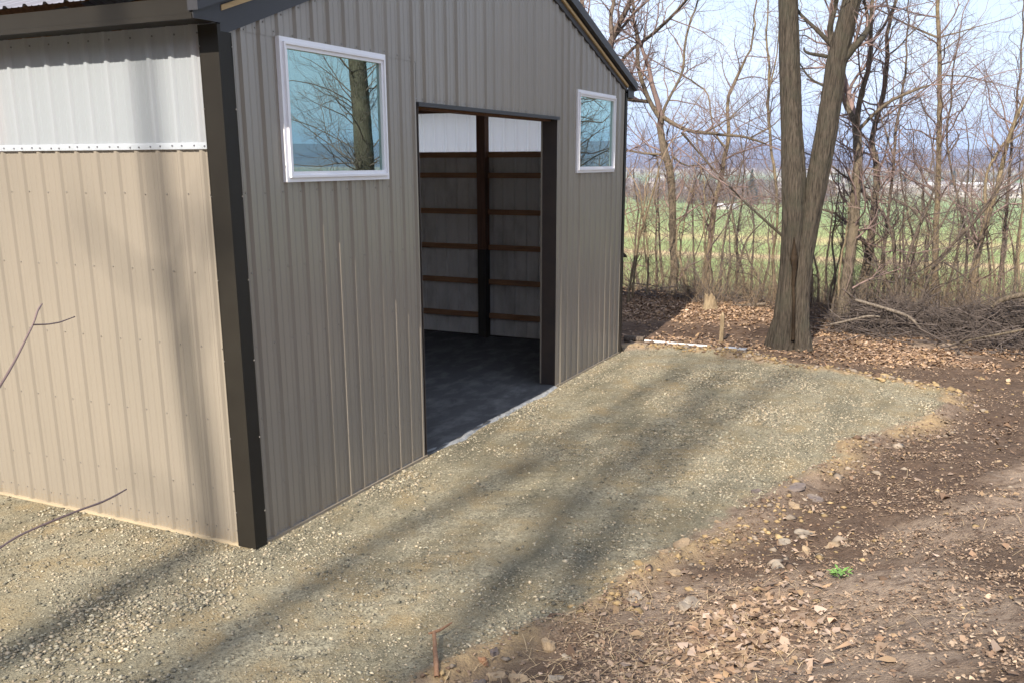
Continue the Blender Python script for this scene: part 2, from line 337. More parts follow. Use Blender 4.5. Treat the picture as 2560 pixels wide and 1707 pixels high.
def leaf_map(x, y):
    n = fbm(x, y, 1.2, 41); k = fbm(x, y, .35, 43)
    path = np.exp(-((x-(11.75-.18*(y+1)))/.85)**4)*sstep(-3.6, -2.2, y)      # bare track behind the pad
    back = sstep(9.9, 10.5, x)*(.3+.7*sstep(11.6, 12.6, x+.3*np.clip(-y-2, 0, 3)))*sstep(18, 15.5, x)*sstep(.25, .45, n+.15*k)*(1-.86*path)*sstep(-4.2, -2.2, y)
    strip = sstep(9.8, 11.2, x+.3*(y+5))*sstep(16, 14, x)*sstep(-2.4, -4.2, y)*sstep(.3, .5, n)
    fore = sstep(-.2, -1.0, x)*0
    f2 = np.exp(-(((x+.35)/.75)**2+((y+4.15)/.40)**2))*sstep(.30, .5, n+.2*k)*1.2
    return np.clip(np.maximum(np.maximum(back, strip), f2), 0, 1)
leafm = leaf_map(XX, YY)*(1-gravel_mask)
put(ground.data, 'gravel', gravel_mask*sstep(60, 30, FAR)); put(ground.data, 'leaf', leafm)
lipm = np.exp(-((SD-.16)/.20)**2)*sstep(.46, .62, fbm(XX, YY, .8, 51)+.08)
lipm = np.maximum(lipm, .9*np.exp(-((SD-.14)/.15)**2)*sstep(-.7, -.1, XX)*sstep(2.4, 1.6, XX))
lipm = np.maximum(lipm, .85*np.exp(-((SD-.2)/.2)**2)*sstep(8.5, 9.0, XX)*sstep(.3, .5, fbm(XX, YY, .4, 57)))
put(ground.data, 'lip', np.clip(lipm, 0, 1)*sstep(11, 10.3, XX))
darkm = sstep(.45, .62, fbm(XX, YY, 2.2, 61)+.25*sstep(3.5, 5.5, XX)*sstep(-2.5, -4, YY)*sstep(12.5, 10.5, XX)) * sstep(0, .6, SD)
darkm = np.maximum(darkm*.85, .95*np.exp(-((XX-(11.75-.18*(YY+1)))/.85)**4)*sstep(-3.6, -2.2, YY))
put(ground.data, 'dark', darkm)
put(ground.data, 'far', sstep(16.5, 22, np.maximum(XX, -YY-2)))

# ------------------------------------------------------------------ the barn
W = 9.25; LEN = 12.2
PKX, PKZ = 4.62, 5.75
def ztop(x): return np.interp(x, [0, PKX, W], [4.09, PKZ, 4.25])
barn = empty('pole_barn', (0, 0, 0))
tag(barn, 'taupe ribbed metal pole barn with dark trim and an open doorway', 'barn')
SP = .2286
def rib_breaks(u0, u1, ph, amp=1.0):
    pts = {round(u0, 5): 0.0, round(u1, 5): 0.0}
    k = math.floor((u0-ph)/SP)-1
    while ph+k*SP < u1+SP:
        c = ph+k*SP
        for du, h in ((-.033, 0), (-.013, .021*amp), (.013, .021*amp), (.033, 0)):
            if u0 < c+du < u1: pts[round(c+du, 5)] = h
        for m_ in (SP/3, 2*SP/3):
            for du, h in ((-.010, 0), (0, .0050*amp), (.010, 0)):
                if u0 < c+m_+du < u1: pts[round(c+m_+du, 5)] = h
        k += 1
    return sorted(pts.items())
rp = random.Random(5)
def ribbed(name, u0, u1, ph, spans, place, m, parent, extra=(), wob=0.0, screws=(), screw_mat=None, amp=1.0):
    """spans(u_mid, u) -> list of (z0, z1) evaluated at u"""
    br = dict(rib_breaks(u0, u1, ph, amp))
    ks = sorted(br)
    for e in extra:
        if u0 < e < u1:
            e = round(e, 5)
            if e not in br: br[e] = float(np.interp(e, ks, [br[k] for k in ks]))
    L_ = sorted(br.items()); mb = MB(); wv = {}
    def off(u):
        k = round((u-ph)/SP); 
        if k not in wv: wv[k] = rp.uniform(-wob, wob)
        return wv[k]
    for (a, ha), (b, hb) in zip(L_, L_[1:]):
        mid = (a+b)/2; sa, sb = spans(mid, a), spans(mid, b)
        for (z0a, z1a, da), (z0b, z1b, db) in zip(sa, sb):
            ha2 = ha+da+(off(a) if ha > .015 else 0); hb2 = hb+db+(off(b) if hb > .015 else 0)
            mb.add([place(a, z0a, ha2), place(b, z0b, hb2), place(b, z1b, hb2), place(a, z1a, ha2)], [(0, 1, 2, 3)])
    for p, nrm, r in screws: screw(mb, p, nrm, r)
    return mb.build(name, [m, screw_mat or M['screw']], parent)
DX0, DX1, DZ = 2.813, 6.468, 3.735
W1 = (.662, 2.208, 2.997, 4.141); W2 = (7.126, 8.707, 3.0, 4.145)
SEAM = 4.134
def gable_spans(mid, u):
    zt = float(ztop(u))
    if DX0 < mid < DX1: return [(DZ, zt, .003)]
    for a, b, z0, z1 in (W1, W2):
        if a+.02 < mid < b-.02: return [(.0, z0+.02, 0), (z1-.02, zt, .003)]
    if mid < DX0: return [(.0, SEAM, 0), (SEAM-.004, zt, .004)]
    return [(.0, zt, 0)]
ZB = 3.262
east = ribbed('side_wall', 0.0, LEN, .12, lambda m_, u: [(.0, 3.33, 0)], lambda u, z, h: (W+h, u, z), M['siding_back'], barn)
elp = ribbed('light_panel', 0.0, LEN, .12, lambda m_, u: [(3.33, 4.26, .003)], lambda u, z, h: (W+h, u, z), M['light_panel_bright'], barn)
mb = MB(); mb.add([(0, LEN, 0), (W, LEN, 0), (W, LEN, 4.25), (PKX, LEN, PKZ), (0, LEN, 4.09)], [(0, 1, 2, 3, 4)])
mb.build('rear_wall', M['siding_back'], barn)
# band at the foot of the white panels
mb = MB(); mb.box(-.0275, -.0245, 0.15, LEN, ZB-.004, ZB+.045); mb.build('panel_flashing', M['light_panel'], barn)
# screws sit in the wall meshes
def screw(mb, p, nrm, r=.007):
    n = Vector(nrm); t1 = n.orthogonal().normalized(); t2 = n.cross(t1)
    p = Vector(p); ring = [p+(t1*math.cos(a)+t2*math.sin(a))*r for a in [i*math.pi/3 for i in range(6)]]
    top = [q*1+n*.006-(q-p)*.25 for q in ring]
    mb.add(ring+top, [(i, (i+1) % 6, 6+(i+1) % 6, 6+i) for i in range(6)]+[tuple(range(6, 12))], 1)
wx = (-1, 0, 0); gy_ = (0, -1, 0)
pts = [((-.001, .2351+k*SP-.05+rp.uniform(-.004, .004), z+rp.uniform(-.006, .006)), wx, .0065) for z in (2.914, 2.304, 1.694, 1.085, .475) for k in range(-0, 50)]
pts += [((-.001, .2351+k*SP+d, .12+rp.uniform(-.01, .01)), wx, .0065) for k in range(50) for d in (-.05, .05)]
west = ribbed('side_wall', 0.0, LEN, .2351, lambda m_, u: [(.0, ZB+.02, 0)], lambda u, z, h: (-h, u, z), M['siding'], barn, screws=pts, amp=.85)
pts = [((-.0275, .2351+k*SP+d+rp.uniform(-.006, .006), ZB+.018+rp.uniform(-.006, .006)), wx, .0085) for k in range(50) for d in (-.05, .045)]
pts += [((-.0065, .2351+k*SP-.05, 4.10), wx, .008) for k in range(50)]
wlp = ribbed('light_panel', 0.0, LEN, .2351, lambda m_, u: [(ZB+.035, 4.16, .006), (ZB, ZB+.035, .006)], lambda u, z, h: (-h, u, z), M['light_panel'], barn, screws=pts, screw_mat=M['screw_w'], amp=.85)
pts = []
for z in (4.17, 2.92, 2.3, 1.69, 1.08, .47):
    for k in range(40):
        x = .2413+k*SP-.05
        if z > 4.1 and x > 2.75: continue
        if x > W-.1: continue
        if DX0-.03 < x < DX1+.03 and z < DZ: continue
        if any(a-.02 < x < b+.02 and z0-.02 < z < z1+.02 for a, b, z0, z1 in (W1, W2)): continue
        pts.append(((x+rp.uniform(-.004, .004), -.001 if z < 4.1 else -.005, z+rp.uniform(-.008, .008)), gy_, .0065))
pts += [((.2413+k*SP+d, -.004, DZ+.045), gy_, .0065) for k in range(12, 27) for d in (-.05, .05)]
pts += [((.2413+k*SP+.05, -.005, float(ztop(.2413+k*SP))-.03), gy_, .0065) for k in range(39)]
gable = ribbed('gable_wall', 0.0, W, .2413, gable_spans, lambda u, z, h: (u, -h, z), M['siding'], barn,
               (DX0, DX1, W1[0]+.02, W1[1]-.02, W2[0]+.02, W2[1]-.02, PKX), wob=.004, screws=pts)
# corner trims
mb = MB(); mb.box(-.034, .0, -.037, .152, 0.0, 4.15); mb.box(0.0, .114, -.037, -.0005, 0.0, 4.10)
mb.box(-.0355, -.034, .140, .150, .01, 4.14); mb.box(.104, .113, -.0385, -.037, .01, 4.08)
for z in (.3, .95, 1.6, 2.25, 2.9, 3.55, 4.0): screw(mb, (-.0355, .145, z), (-1, 0, 0), .007); screw(mb, (.108, -.0385, z), (0, -1, 0), .007)
mb.build('corner_trim', [M['trim'], M['screw']], barn)
mb = MB(); mb.box(W-.06, W+.03, -.037, -.0005, 0.0, 4.22); mb.box(W+.0215, W+.03, -.0005, .15, 0.0, 4.22)
mb.build('corner_trim', M['trim'], barn)
mb = MB(); mb.add([(W+.03,-.03,.0),(W+.14,-.05,.0),(W+.14,.08,.0),(W+.03,.1,.0),(W+.03,-.02,.2),(W+.05,-.02,.12),(W+.05,.06,.12),(W+.03,.08,.2)],[(0,1,5,4),(1,2,6,5),(2,3,7,6),(4,5,6,7),(0,3,2,1)])
mb.build('downspout_shoe', M['trim'], barn)
# base trims
mb = MB(); mb.box(.114, DX0, -.036, -.0, -.02, .018); mb.build('base_trim', M['siding'], barn)
mb = MB(); mb.box(DX1, W-.06, -.036, .0, -.02, .018); mb.build('base_trim', M['siding'], barn)
mb = MB(); mb.box(-.030, .0, .152, LEN, -.03, .008); mb.build('base_board', M['base'], barn)
# roof: ribbed sheets on both slopes
OV = .30
def roof_side(sign):
    x0, z0 = (-OV-.03, 4.335-.0) if sign < 0 else (W+.30, 4.335)
    px, pz = PKX, PKZ+.27
    d = Vector((px-x0, 0, pz-z0)); n = Vector((-d.z, 0, d.x)).normalized()
    if n.z < 0: n = -n
    def place(u, t, h): p = Vector((x0, u, z0))+d*t+n*h; return (p.x, p.y, p.z)
    return ribbed('roof_sheet', -.10, LEN+.1, .2351, lambda m_, u: [(0., 1., 0)], place, M['roof'], barn)
roof_side(-1); roof_side(1)
mb = MB(); mb.add([(PKX-.2, -.13, PKZ+.22), (PKX, -.13, PKZ+.30), (PKX+.2, -.13, PKZ+.22), (PKX-.2, LEN+.13, PKZ+.22), (PKX, LEN+.13, PKZ+.30), (PKX+.2, LEN+.13, PKZ+.22)], [(0, 1, 4, 3), (1, 2, 5, 4)])
mb.build('ridge_cap', M['trim_edge'], barn)
# eave boxes: soffit, fascia, end plate
for sg, xw, zs in ((-1, 0.0, 4.155), (1, W, 4.155)):
    xo = xw+sg*.285; a, b = min(xw, xo), max(xw, xo)
    mb = MB(); mb.box(a+(.0 if sg < 0 else .03), b-(.03 if sg < 0 else 0), -.045, LEN, zs+.006, zs+.014); mb.build('soffit', M['trim'], barn)
    mb = MB(); xa, xb = (xo, xo+.02) if sg < 0 else (xo-.02, xo)
    mb.box(xa, xb, -.045, LEN, zs+.03, zs+.145); mb.box(xa-(.008 if sg < 0 else 0), xb+(.008 if sg > 0 else 0), -.045, LEN, zs-.004, zs+.028)
    mb.build('fascia', M['trim'], barn)
    mb = MB(); zi = zs+.175; zw = zs+.175+.1
    mb.add([(xo, -.055, zs), (xw, -.055, zs), (xw, -.055, zw), (xo, -.055, zi), (xo, -.046, zs), (xw, -.046, zs), (xw, -.046, zw), (xo, -.046, zi)],
           [(0, 1, 2, 3), (7, 6, 5, 4), (0, 4, 5, 1), (1, 5, 6, 2), (2, 6, 7, 3), (3, 7, 4, 0)]); mb.build('eave_end_plate', M['trim_edge'], barn)
# gable rake: lower strip, bare wood batten, dark rake trim
def rake_bar(name, xa, xb, lo, hi, y0, y1, m):
    mb = MB()
    xs = [xa]+([PKX] if xa < PKX < xb else [])+[xb]
    for a, b in zip(xs, xs[1:]):
        za, zb = float(np.interp(a, [-.4, 0, PKX, W, W+.4], [4.09-.144, 4.09, PKZ, 4.25, 4.25-.13])), float(np.interp(b, [-.4, 0, PKX, W, W+.4], [4.09-.144, 4.09, PKZ, 4.25, 4.25-.13]))
        la, lb = (float(np.interp(q, [0, PKX, W], lo)) for q in (a, b)); ha, hb = (float(np.interp(q, [0, PKX, W], hi)) for q in (a, b))
        mb.add([(a, y0, za+la), (b, y0, zb+lb), (b, y0, zb+hb), (a, y0, za+ha), (a, y1, za+la), (b, y1, zb+lb), (b, y1, zb+hb), (a, y1, za+ha)],
               [(0, 1, 2, 3), (7, 6, 5, 4), (0, 4, 5, 1), (2, 6, 7, 3), (3, 7, 4, 0), (1, 5, 6, 2)])
    return mb.build(name, m, barn)
rake_bar('rake_strip', .0, W, (-.02, -.015, -.012), (.15, .09, .045), -.036, -.001, M['trim_edge'])
rake_bar('rake_batten', .0, W-.02, (.150, .090, .045), (.188, .130, .085), -.062, -.001, M['wood'])
rake_bar('rake_shadow_gap', -.02, W, (.188, .130, .085), (.222, .165, .112), -.045, -.001, M['jamb'])  # near-black bar stands for the shadow gap between batten and trim
rake_bar('rake_trim', -.30, W+.29, (.222, .166, .112), (.33, .30, .225), -.115, -.02, M['trim_edge'])
# windows: vinyl frame in two steps with a pane
def window(x0, x1, z0, z1):
    mb = MB()
    def ring(a, b, c, d, t, ya, yb, m=0):
        mb.box(a, a+t, ya, yb, c, d); mb.box(b-t, b, ya, yb, c, d); mb.box(a+t, b-t, ya, yb, d-t, d); mb.box(a+t, b-t, ya, yb, c, c+t)
    ring(x0, x1, z0, z1, .036, -.040, .02); ring(x0+.036, x1-.036, z0+.036, z1-.036, .020, -.062, .02); ring(x0+.056, x1-.056, z0+.056, z1-.056, .030, -.046, .02)
    fr = mb.build('window_frame', M['vinyl'], barn)
    mb = MB(); mb.box(x0+.086, x1-.086, -.018, -.012, z0+.086, z1-.086); mb.build('pane', M['glass'], fr)
window(*W1); window(*W2)
# doorway trims
mb = MB(); mb.box(DX1-.0, DX1+.012, .0, .234, .0, DZ); mb.build('door_jamb', M['jamb'], barn)
mb = MB(); mb.box(DX1-.006, DX1-.001, .214, .236, .03, DZ-.03); mb.build('jamb_edge', M['siding'], barn)
mb = MB(); mb.box(DX0-.012, DX0+.0, -.022, .234, .0, DZ); mb.build('door_jamb', M['jamb'], barn)
mb = MB(); mb.box(DX0-.014, DX1+.014, -.038, .0, DZ-.03, DZ+.012); mb.box(DX0, DX1, .0, .234, DZ-.0, DZ+.02); mb.build('door_header', M['trim_edge'], barn)
mb = MB(); mb.box(DX0, DX1, .09, .234, DZ-.045, DZ-.003); mb.build('header_beam', M['post'], barn)
# inside: posts, girts, trusses
for y in (.09, 2.44, 4.88, 7.32, 9.76, 12.05):
    mb = MB(); mb.box(W-.20, W-.04, y, y+.16, 1.66, 4.25); mb.build('post', M['post'], barn)
    mb = MB(); mb.box(W-.20, W-.04, y, y+.16, .0, 1.66); mb.build('post', M['post_dark'], barn)
    mb = MB(); mb.box(.04, .20, y, y+.16, .0, 4.15); mb.build('post', M['post'], barn)
for z in (3.275, 2.93, 2.305, 1.69, 1.08, .47):
    for a, b in ((.25, 2.44), (2.60, 4.88), (5.04, 7.32), (7.48, 9.76), (9.92, 12.05)):
        mb = MB(); mb.box(W-.085, W-.004, a, b, z-.044, z+.044); mb.build('girt', M['girt'], barn)
mb = MB(); mb.box(W-.16, W-.02, .25, 12.0, 3.985, 4.24); mb.build('truss_carrier', M['post'], barn)
mb = MB(); mb.box(W-.06, W-.004, .0, 12.1, -.02, .11); mb.build('skirt_board', M['post_dark'], barn)
for y in (2.47, 4.91, 7.35, 9.79):
    mb = MB(); mb.box(.21, W-.21, y, y+.04, 4.10, 4.24)
    mb.add([(.2, y, 4.24), (PKX, y, PKZ-.05), (PKX, y, PKZ-.2), (.5, y, 4.24), (.2, y+.04, 4.24), (PKX, y+.04, PKZ-.05), (PKX, y+.04, PKZ-.2), (.5, y+.04, 4.24)], [(0, 1, 2, 3), (7, 6, 5, 4), (3, 2, 6, 7)])
    mb.add([(W-.2, y, 4.26), (PKX, y, PKZ-.05), (PKX, y, PKZ-.2), (W-.5, y, 4.26), (W-.2, y+.04, 4.26), (PKX, y+.04, PKZ-.05), (PKX, y+.04, PKZ-.2), (W-.5, y+.04, 4.26)], [(3, 2, 1, 0), (4, 5, 6, 7), (7, 6, 2, 3)])
    mb.build('truss', M['girt'], barn)
# small metal awning that pokes out past the far side wall
mb = MB(); mb.add([(9.28, .02, 1.74), (9.28, .9, 1.74), (9.62, .9, 1.60), (9.62, .02, 1.60), (9.28, .02, 1.70), (9.28, .9, 1.70), (9.62, .9, 1.57), (9.62, .02, 1.57)],
    [(0, 3, 2, 1), (4, 5, 6, 7), (0, 4, 7, 3), (3, 7, 6, 2), (2, 6, 5, 1)]); mb.build('awning', M['trim'], barn)
# barn floor (stone dust) and the pale spill at the threshold
fx = np.linspace(.02, 9.22, 150); fy = np.concatenate([np.linspace(-.02, 4.5, 110), np.linspace(4.7, 12.1, 14)])
FX, FY = np.meshgrid(fx, fy, indexing='ij')
FZ = .012+.085*sstep(3, 9, FX)*sstep(.2, 1.5, FY)+(fbm(FX, FY, .7, 71)-.5)*.05*sstep(0, .4, FY)+(fbm(FX, FY, .16, 73)-.5)*.03
ii = np.arange(FX.size).reshape(FX.shape); fq = np.stack([ii[:-1, :-1], ii[1:, :-1], ii[1:, 1:], ii[:-1, 1:]], -1).reshape(-1, 4)
fo = mesh_obj('floor', np.stack([FX, FY, FZ], -1).reshape(-1, 3), fq, M['floor'], smooth=True)
tag(fo, 'dark grey stone dust floor inside the barn', kind='structure')
sx_ = np.linspace(DX0+.02, DX1-.02, 130); sy_ = np.linspace(-.16, .16, 26); SX, SY = np.meshgrid(sx_, sy_, indexing='ij')
wv = .05*(fbm(SX, SX*0, .6, 81)-.5)*2; SZ = .009*np.exp(-((SY+.0-wv)/.035)**2)+.004*(fbm(SX, SY, .035, 83)-.5)-.034*sstep(.02, .075, np.abs(SY-wv)+.05*(fbm(SX, SY, .12, 85)-.5))
ii = np.arange(SX.size).reshape(SX.shape); sq = np.stack([ii[:-1, :-1], ii[1:, :-1], ii[1:, 1:], ii[:-1, 1:]], -1).reshape(-1, 4)
so = mesh_obj('threshold_path', np.stack([SX, SY+wv*.5, SZ+.006], -1).reshape(-1, 3), sq, M['dust'], smooth=True)
tag(so, 'pale strip of stone dust across the doorway', kind='structure')

# ------------------------------------------------------------------ scattered stuff
rs = np.random.default_rng(7)
def scatter_stones(name, P, size, flat, col, m):
    n = len(P)
    base = np.array([(1,0,0),(-1,0,0),(0,1,0),(0,-1,0),(0,0,1),(0,0,-1),(.7,.7,.35),(-.7,.6,.3)])
    tri = np.array([(0,6,4),(6,2,4),(2,7,4),(7,1,4),(1,3,4),(3,0,4),(6,0,5),(2,6,5),(7,2,5),(1,7,5),(3,1,5),(0,3,5)])
    V = base[None]*(1+rs.uniform(-.35, .35, (n, 8, 3)))
    V = V*size[:, None, None]*np.stack([np.ones(n), rs.uniform(.55, 1, n), flat], -1)[:, None, :]
    a = rs.uniform(0, 2*np.pi, n); t = rs.normal(0, .25, n); ca, sa = np.cos(a), np.sin(a)
    x = V[:, :, 0]; y = V[:, :, 1]; z = V[:, :, 2]
    z2 = z*np.cos(t)[:, None]+x*np.sin(t)[:, None]; x2 = x*np.cos(t)[:, None]-z*np.sin(t)[:, None]
    V = np.stack([x2*ca[:, None]-y*sa[:, None], x2*sa[:, None]+y*ca[:, None], z2], -1)+P[:, None, :]
    Fa = (tri[None]+(np.arange(n)*8)[:, None, None]).reshape(-1, 3)
    o = mesh_obj(name, V.reshape(-1, 3), Fa, m)
    at_ = o.data.attributes.new('col', 'FLOAT_COLOR', 'POINT'); c4 = np.ones((n, 8, 4), np.float32); c4[:, :, :3] = col[:, None, :]; at_.data.foreach_set('color', c4.ravel())
    return o
M['stones'] = attr_mat('crushed_stone'); M['leaves'] = attr_mat('dry_leaf', .8)
N_ = 330000
x = rs.uniform(-3.4, 10.2, N_); y = rs.uniform(-5.4, 3.2, N_)
keep = ~((x > -.03) & (x < W+.03) & (y > -.035)); x, y = x[keep], y[keep]
sd = poly_sd(x, y); dn = fbm(x, y, .9, 91)+.35*(fbm(x, y, .25, 93)-.5)
strip = np.where((x > -.1) & (x < W), np.exp(-(y/.35)**2), 0)
pr = (sd < .15)*(.16+.84*sstep(.40, .60, dn)*(.45+.55*sstep(.35, .6, fbm(x, y, 2.2, 99)))+.5*strip)
pr = np.where(sd > .02, pr*.25, pr)
keep = rs.uniform(0, 1, len(x)) < pr; x, y = x[keep], y[keep]
n = len(x); size = np.exp(rs.normal(np.log(.0068), .48, n)).clip(.0032, .032)
cg = rs.uniform(0, 1, n)[:, None]; warm = rs.uniform(0, 1, n)[:, None]
size = (size*(1+.55*sstep(.50, .66, fbm(x, y, 1.0, 103)))).clip(.003, .024)
col = (.105+.29*cg**1.2+.05*(cg > .95))*np.array([1, .93, .71])*(1-warm*.0)+warm*cg*np.array([.06,.0,-.02])
scatter_stones('gravel', np.stack([x, y, H(x, y)+size*.22], -1), size, rs.uniform(.35, .7, n), col, M['stones'])
tag(bpy.data.objects['gravel'], 'crushed pale stone spread over the drive', kind='stuff')
# rubble and clods along the pad edge and bank
N_ = 60000; x = rs.uniform(-3, 10.4, N_); y = rs.uniform(-6.3, .4, N_); sd = poly_sd(x, y)
pr = np.exp(-((sd-.22)/.24)**2)*sstep(.36, .6, fbm(x, y, .6, 95))*.5*(1+2.2*(x > 8.5)) + .012*(sd > 0)+.22*np.exp(-(((x-1.9)/1.0)**2+((y+4.15)/.45)**2))
keep = (rs.uniform(0, 1, N_) < pr) & (sd > 0); x, y = x[keep], y[keep]; n = len(x)
size = np.exp(rs.normal(np.log(.017), .55, n)).clip(.006, .07)*np.where(x > 8.5, 1.35, 1)
c1 = np.array([.33,.235,.125]); c2 = np.array([.26,.21,.165]); c3 = np.array([.15,.10,.07]); t = rs.uniform(0, 1, n)[:, None]
col = np.where(t < .45, c1, np.where(t < .75, c2, c3))*rs.uniform(.65, 1.15, (n, 1))
scatter_stones('rubble', np.stack([x, y, H(x, y)+size*.15], -1), size, rs.uniform(.25, .6, n), col, M['stones'])
tag(bpy.data.objects['rubble'], 'tan clods and flat stones along the bank edge', kind='stuff')
# dry leaves
def scatter_leaves(name, x, y, size, col, lift=.012):
    n = len(x)
    base = np.array([(-1,0,0),(-.25,.55,.18),(.45,.45,.16),(1,0,.1),(.45,-.45,.2),(-.25,-.55,.14)])
    tri = np.array([(0,3,1),(1,3,2),(0,4,3),(0,5,4)])
    V = (base[None]*(1+rs.uniform(-.5, .5, (n, 6, 3)))+rs.normal(0, .12, (n, 6, 3)))*size[:, None, None]
    V[:, :, 2] *= rs.uniform(-1.5, 2.5, n)[:, None]
    a = rs.uniform(0, 2*np.pi, n); t = rs.normal(0, .30, n)
    X = V[:, :, 0]*np.cos(t)[:, None]; Z = V[:, :, 2]+V[:, :, 0]*np.sin(t)[:, None]; Y = V[:, :, 1]
    V = np.stack([X*np.cos(a)[:, None]-Y*np.sin(a)[:, None], X*np.sin(a)[:, None]+Y*np.cos(a)[:, None], Z], -1)
    V += np.stack([x, y, H(x, y)+lift+rs.uniform(0, .02, n)], -1)[:, None, :]
    o = mesh_obj(name, V.reshape(-1, 3), (tri[None]+(np.arange(n)*6)[:, None, None]).reshape(-1, 3), M['leaves'])
    at_ = o.data.attributes.new('col', 'FLOAT_COLOR', 'POINT'); c4 = np.ones((n, 6, 4), np.float32); c4[:, :, :3] = col[:, None, :]; at_.data.foreach_set('color', c4.ravel()); return o
N_ = 300000; x = rs.uniform(-1.8, 18, N_); y = rs.uniform(-9, 7, N_); sd = poly_sd(x, y)
inb = (x > -.1) & (x < W+.15) & (y > -.1)
pr = leaf_map(x, y)*np.where(x > 9, .85, .75)+.012*(sd > .25)+.05*sstep(.5, .65, fbm(x, y, .7, 97))*(sd > .3)*(x < 8)
keep = (rs.uniform(0, 1, N_) < pr) & ~inb & (sd > .05); x, y = x[keep], y[keep]; n = len(x)
pal = np.array([(.36,.24,.155),(.29,.185,.12),(.42,.30,.215),(.20,.13,.09),(.36,.26,.195),(.36,.245,.15),(.46,.345,.27)])
col = pal[rs.integers(0, 7, n)]*rs.uniform(.55, 1.15, (n, 1)); size = np.where(x > 9, rs.uniform(.019, .046, n), np.exp(rs.normal(np.log(.022), .4, n)).clip(.01, .055))
bk = np.where(x > 9, 1., 0.)[:, None]; col = col*(1-bk)+bk*col*np.array([.95, .91, .85])
col = col*np.where(x > 9, 1., .82)[:, None]
scatter_leaves('fallen_leaves', x, y, size, col); tag(bpy.data.objects['fallen_leaves'], 'dry tan fallen leaves littering the ground', kind='stuff')
# crumbled leaf and wood chips trodden into the bare dirt
N_ = 150000; x = rs.uniform(-1.8, 11, N_); y = rs.uniform(-7, -2, N_); sd = poly_sd(x, y); dist = np.hypot(x-CAM[0], y-CAM[1])
pr = (sd > .12)*(.12+.88*sstep(.42, .62, fbm(x, y, .5, 111)))*np.clip(1.3-dist/16, .25, 1)
keep = rs.uniform(0, 1, N_) < pr; x, y = x[keep], y[keep]; n = len(x)
pal = np.array([(.33,.235,.16),(.27,.185,.125),(.19,.125,.085),(.11,.075,.055),(.30,.21,.15),(.23,.16,.11),(.40,.30,.215)])
scatter_leaves('leaf_litter', x, y, np.exp(rs.normal(np.log(.0085), .45, n)).clip(.003, .026), pal[rs.integers(0, 7, n)]*rs.uniform(.6, 1.1, (n, 1)), .003)
tag(bpy.data.objects['leaf_litter'], 'crumbled brown leaf litter trodden into the dirt', kind='stuff')
# straw and dead grass stems
N_ = 9000; x = rs.uniform(-1.8, 6, N_); y = rs.uniform(-6.5, -2.3, N_); sd = poly_sd(x, y)
keep = (sd > .1) & (rs.uniform(0, 1, N_) < .03+.8*np.exp(-((x+.6)/1.0)**2)*np.exp(-((y+3.6)/.7)**2)); x, y = x[keep], y[keep]; n = len(x)
L_ = rs.uniform(.03, .12, n); a = rs.uniform(0, 2*np.pi, n); w_ = rs.uniform(.0008, .0018, n); z = H(x, y)
dx, dy = np.cos(a)*L_, np.sin(a)*L_; ox, oy = -np.sin(a)*w_, np.cos(a)*w_; t1, t2 = rs.uniform(.002, .02, n), rs.uniform(.002, .035, n)
V = np.stack([np.stack([x-dx-ox, y-dy-oy, z+t1], -1), np.stack([x-dx+ox, y-dy+oy, z+t1], -1), np.stack([x+ox, y+oy, z+.012+(t1+t2)/2], -1), np.stack([x-ox, y-oy, z+.012+(t1+t2)/2], -1), np.stack([x+dx+ox, y+dy+oy, z+t2], -1), np.stack([x+dx-ox, y+dy-oy, z+t2], -1)], 1)
Fq = (np.array([(0, 1, 2, 3), (3, 2, 4, 5)])[None]+(np.arange(n)*6)[:, None, None]).reshape(-1, 4)
M['straw'] = mat('dead_straw', (.52,.40,.24), .8, .2, (.36,.25,.15), 5.0)
o = mesh_obj('dead_grass', V.reshape(-1, 3), Fq, M['straw']); tag(o, 'dead straw stems lying over the bank', kind='stuff')

def frames(P):
    T = np.gradient(P, axis=0); T /= np.linalg.norm(T, axis=1)[:, None]+1e-12
    a = np.array([0, 0, 1.]) if abs(T[0, 2]) < .9 else np.array([1., 0, 0])
    N0 = np.cross(T[0], a); N0 /= np.linalg.norm(N0); Ns = [N0]
    for i in range(1, len(P)):
        v = Ns[-1]-T[i]*(Ns[-1] @ T[i]); v /= np.linalg.norm(v)+1e-12; Ns.append(v)
    Ns = np.array(Ns); return T, Ns, np.cross(T, Ns)
class Tubes:
    def __init__(s): s.V = []; s.F = []; s.n = 0
    def add(s, P, R, k=4, rough=0.0, rg=None):
        P = np.asarray(P, float); R = np.asarray(R, float); m = len(P)
        T, A, B = frames(P); an = np.arange(k)*2*np.pi/k
        rr = R[:, None]*np.ones((1, k))
        if rough: rr = rr*(1+rough*(rg.uniform(-1, 1, (m, k))))
        V = P[:, None, :]+rr[:, :, None]*(np.cos(an)[None, :, None]*A[:, None, :]+np.sin(an)[None, :, None]*B[:, None, :])
        i = np.arange((m-1)*k).reshape(m-1, k); j = np.roll(i, -1, 1)
        s.F.append(np.stack([i, j, j+k, i+k], -1).reshape(-1, 4)+s.n); s.V.append(V.reshape(-1, 3)); s.n += m*k
    def build(s, name, m, parent=None, smooth=True):
        if not s.V: return None
        return mesh_obj(name, np.concatenate(s.V), np.concatenate(s.F), m, parent, smooth=smooth)

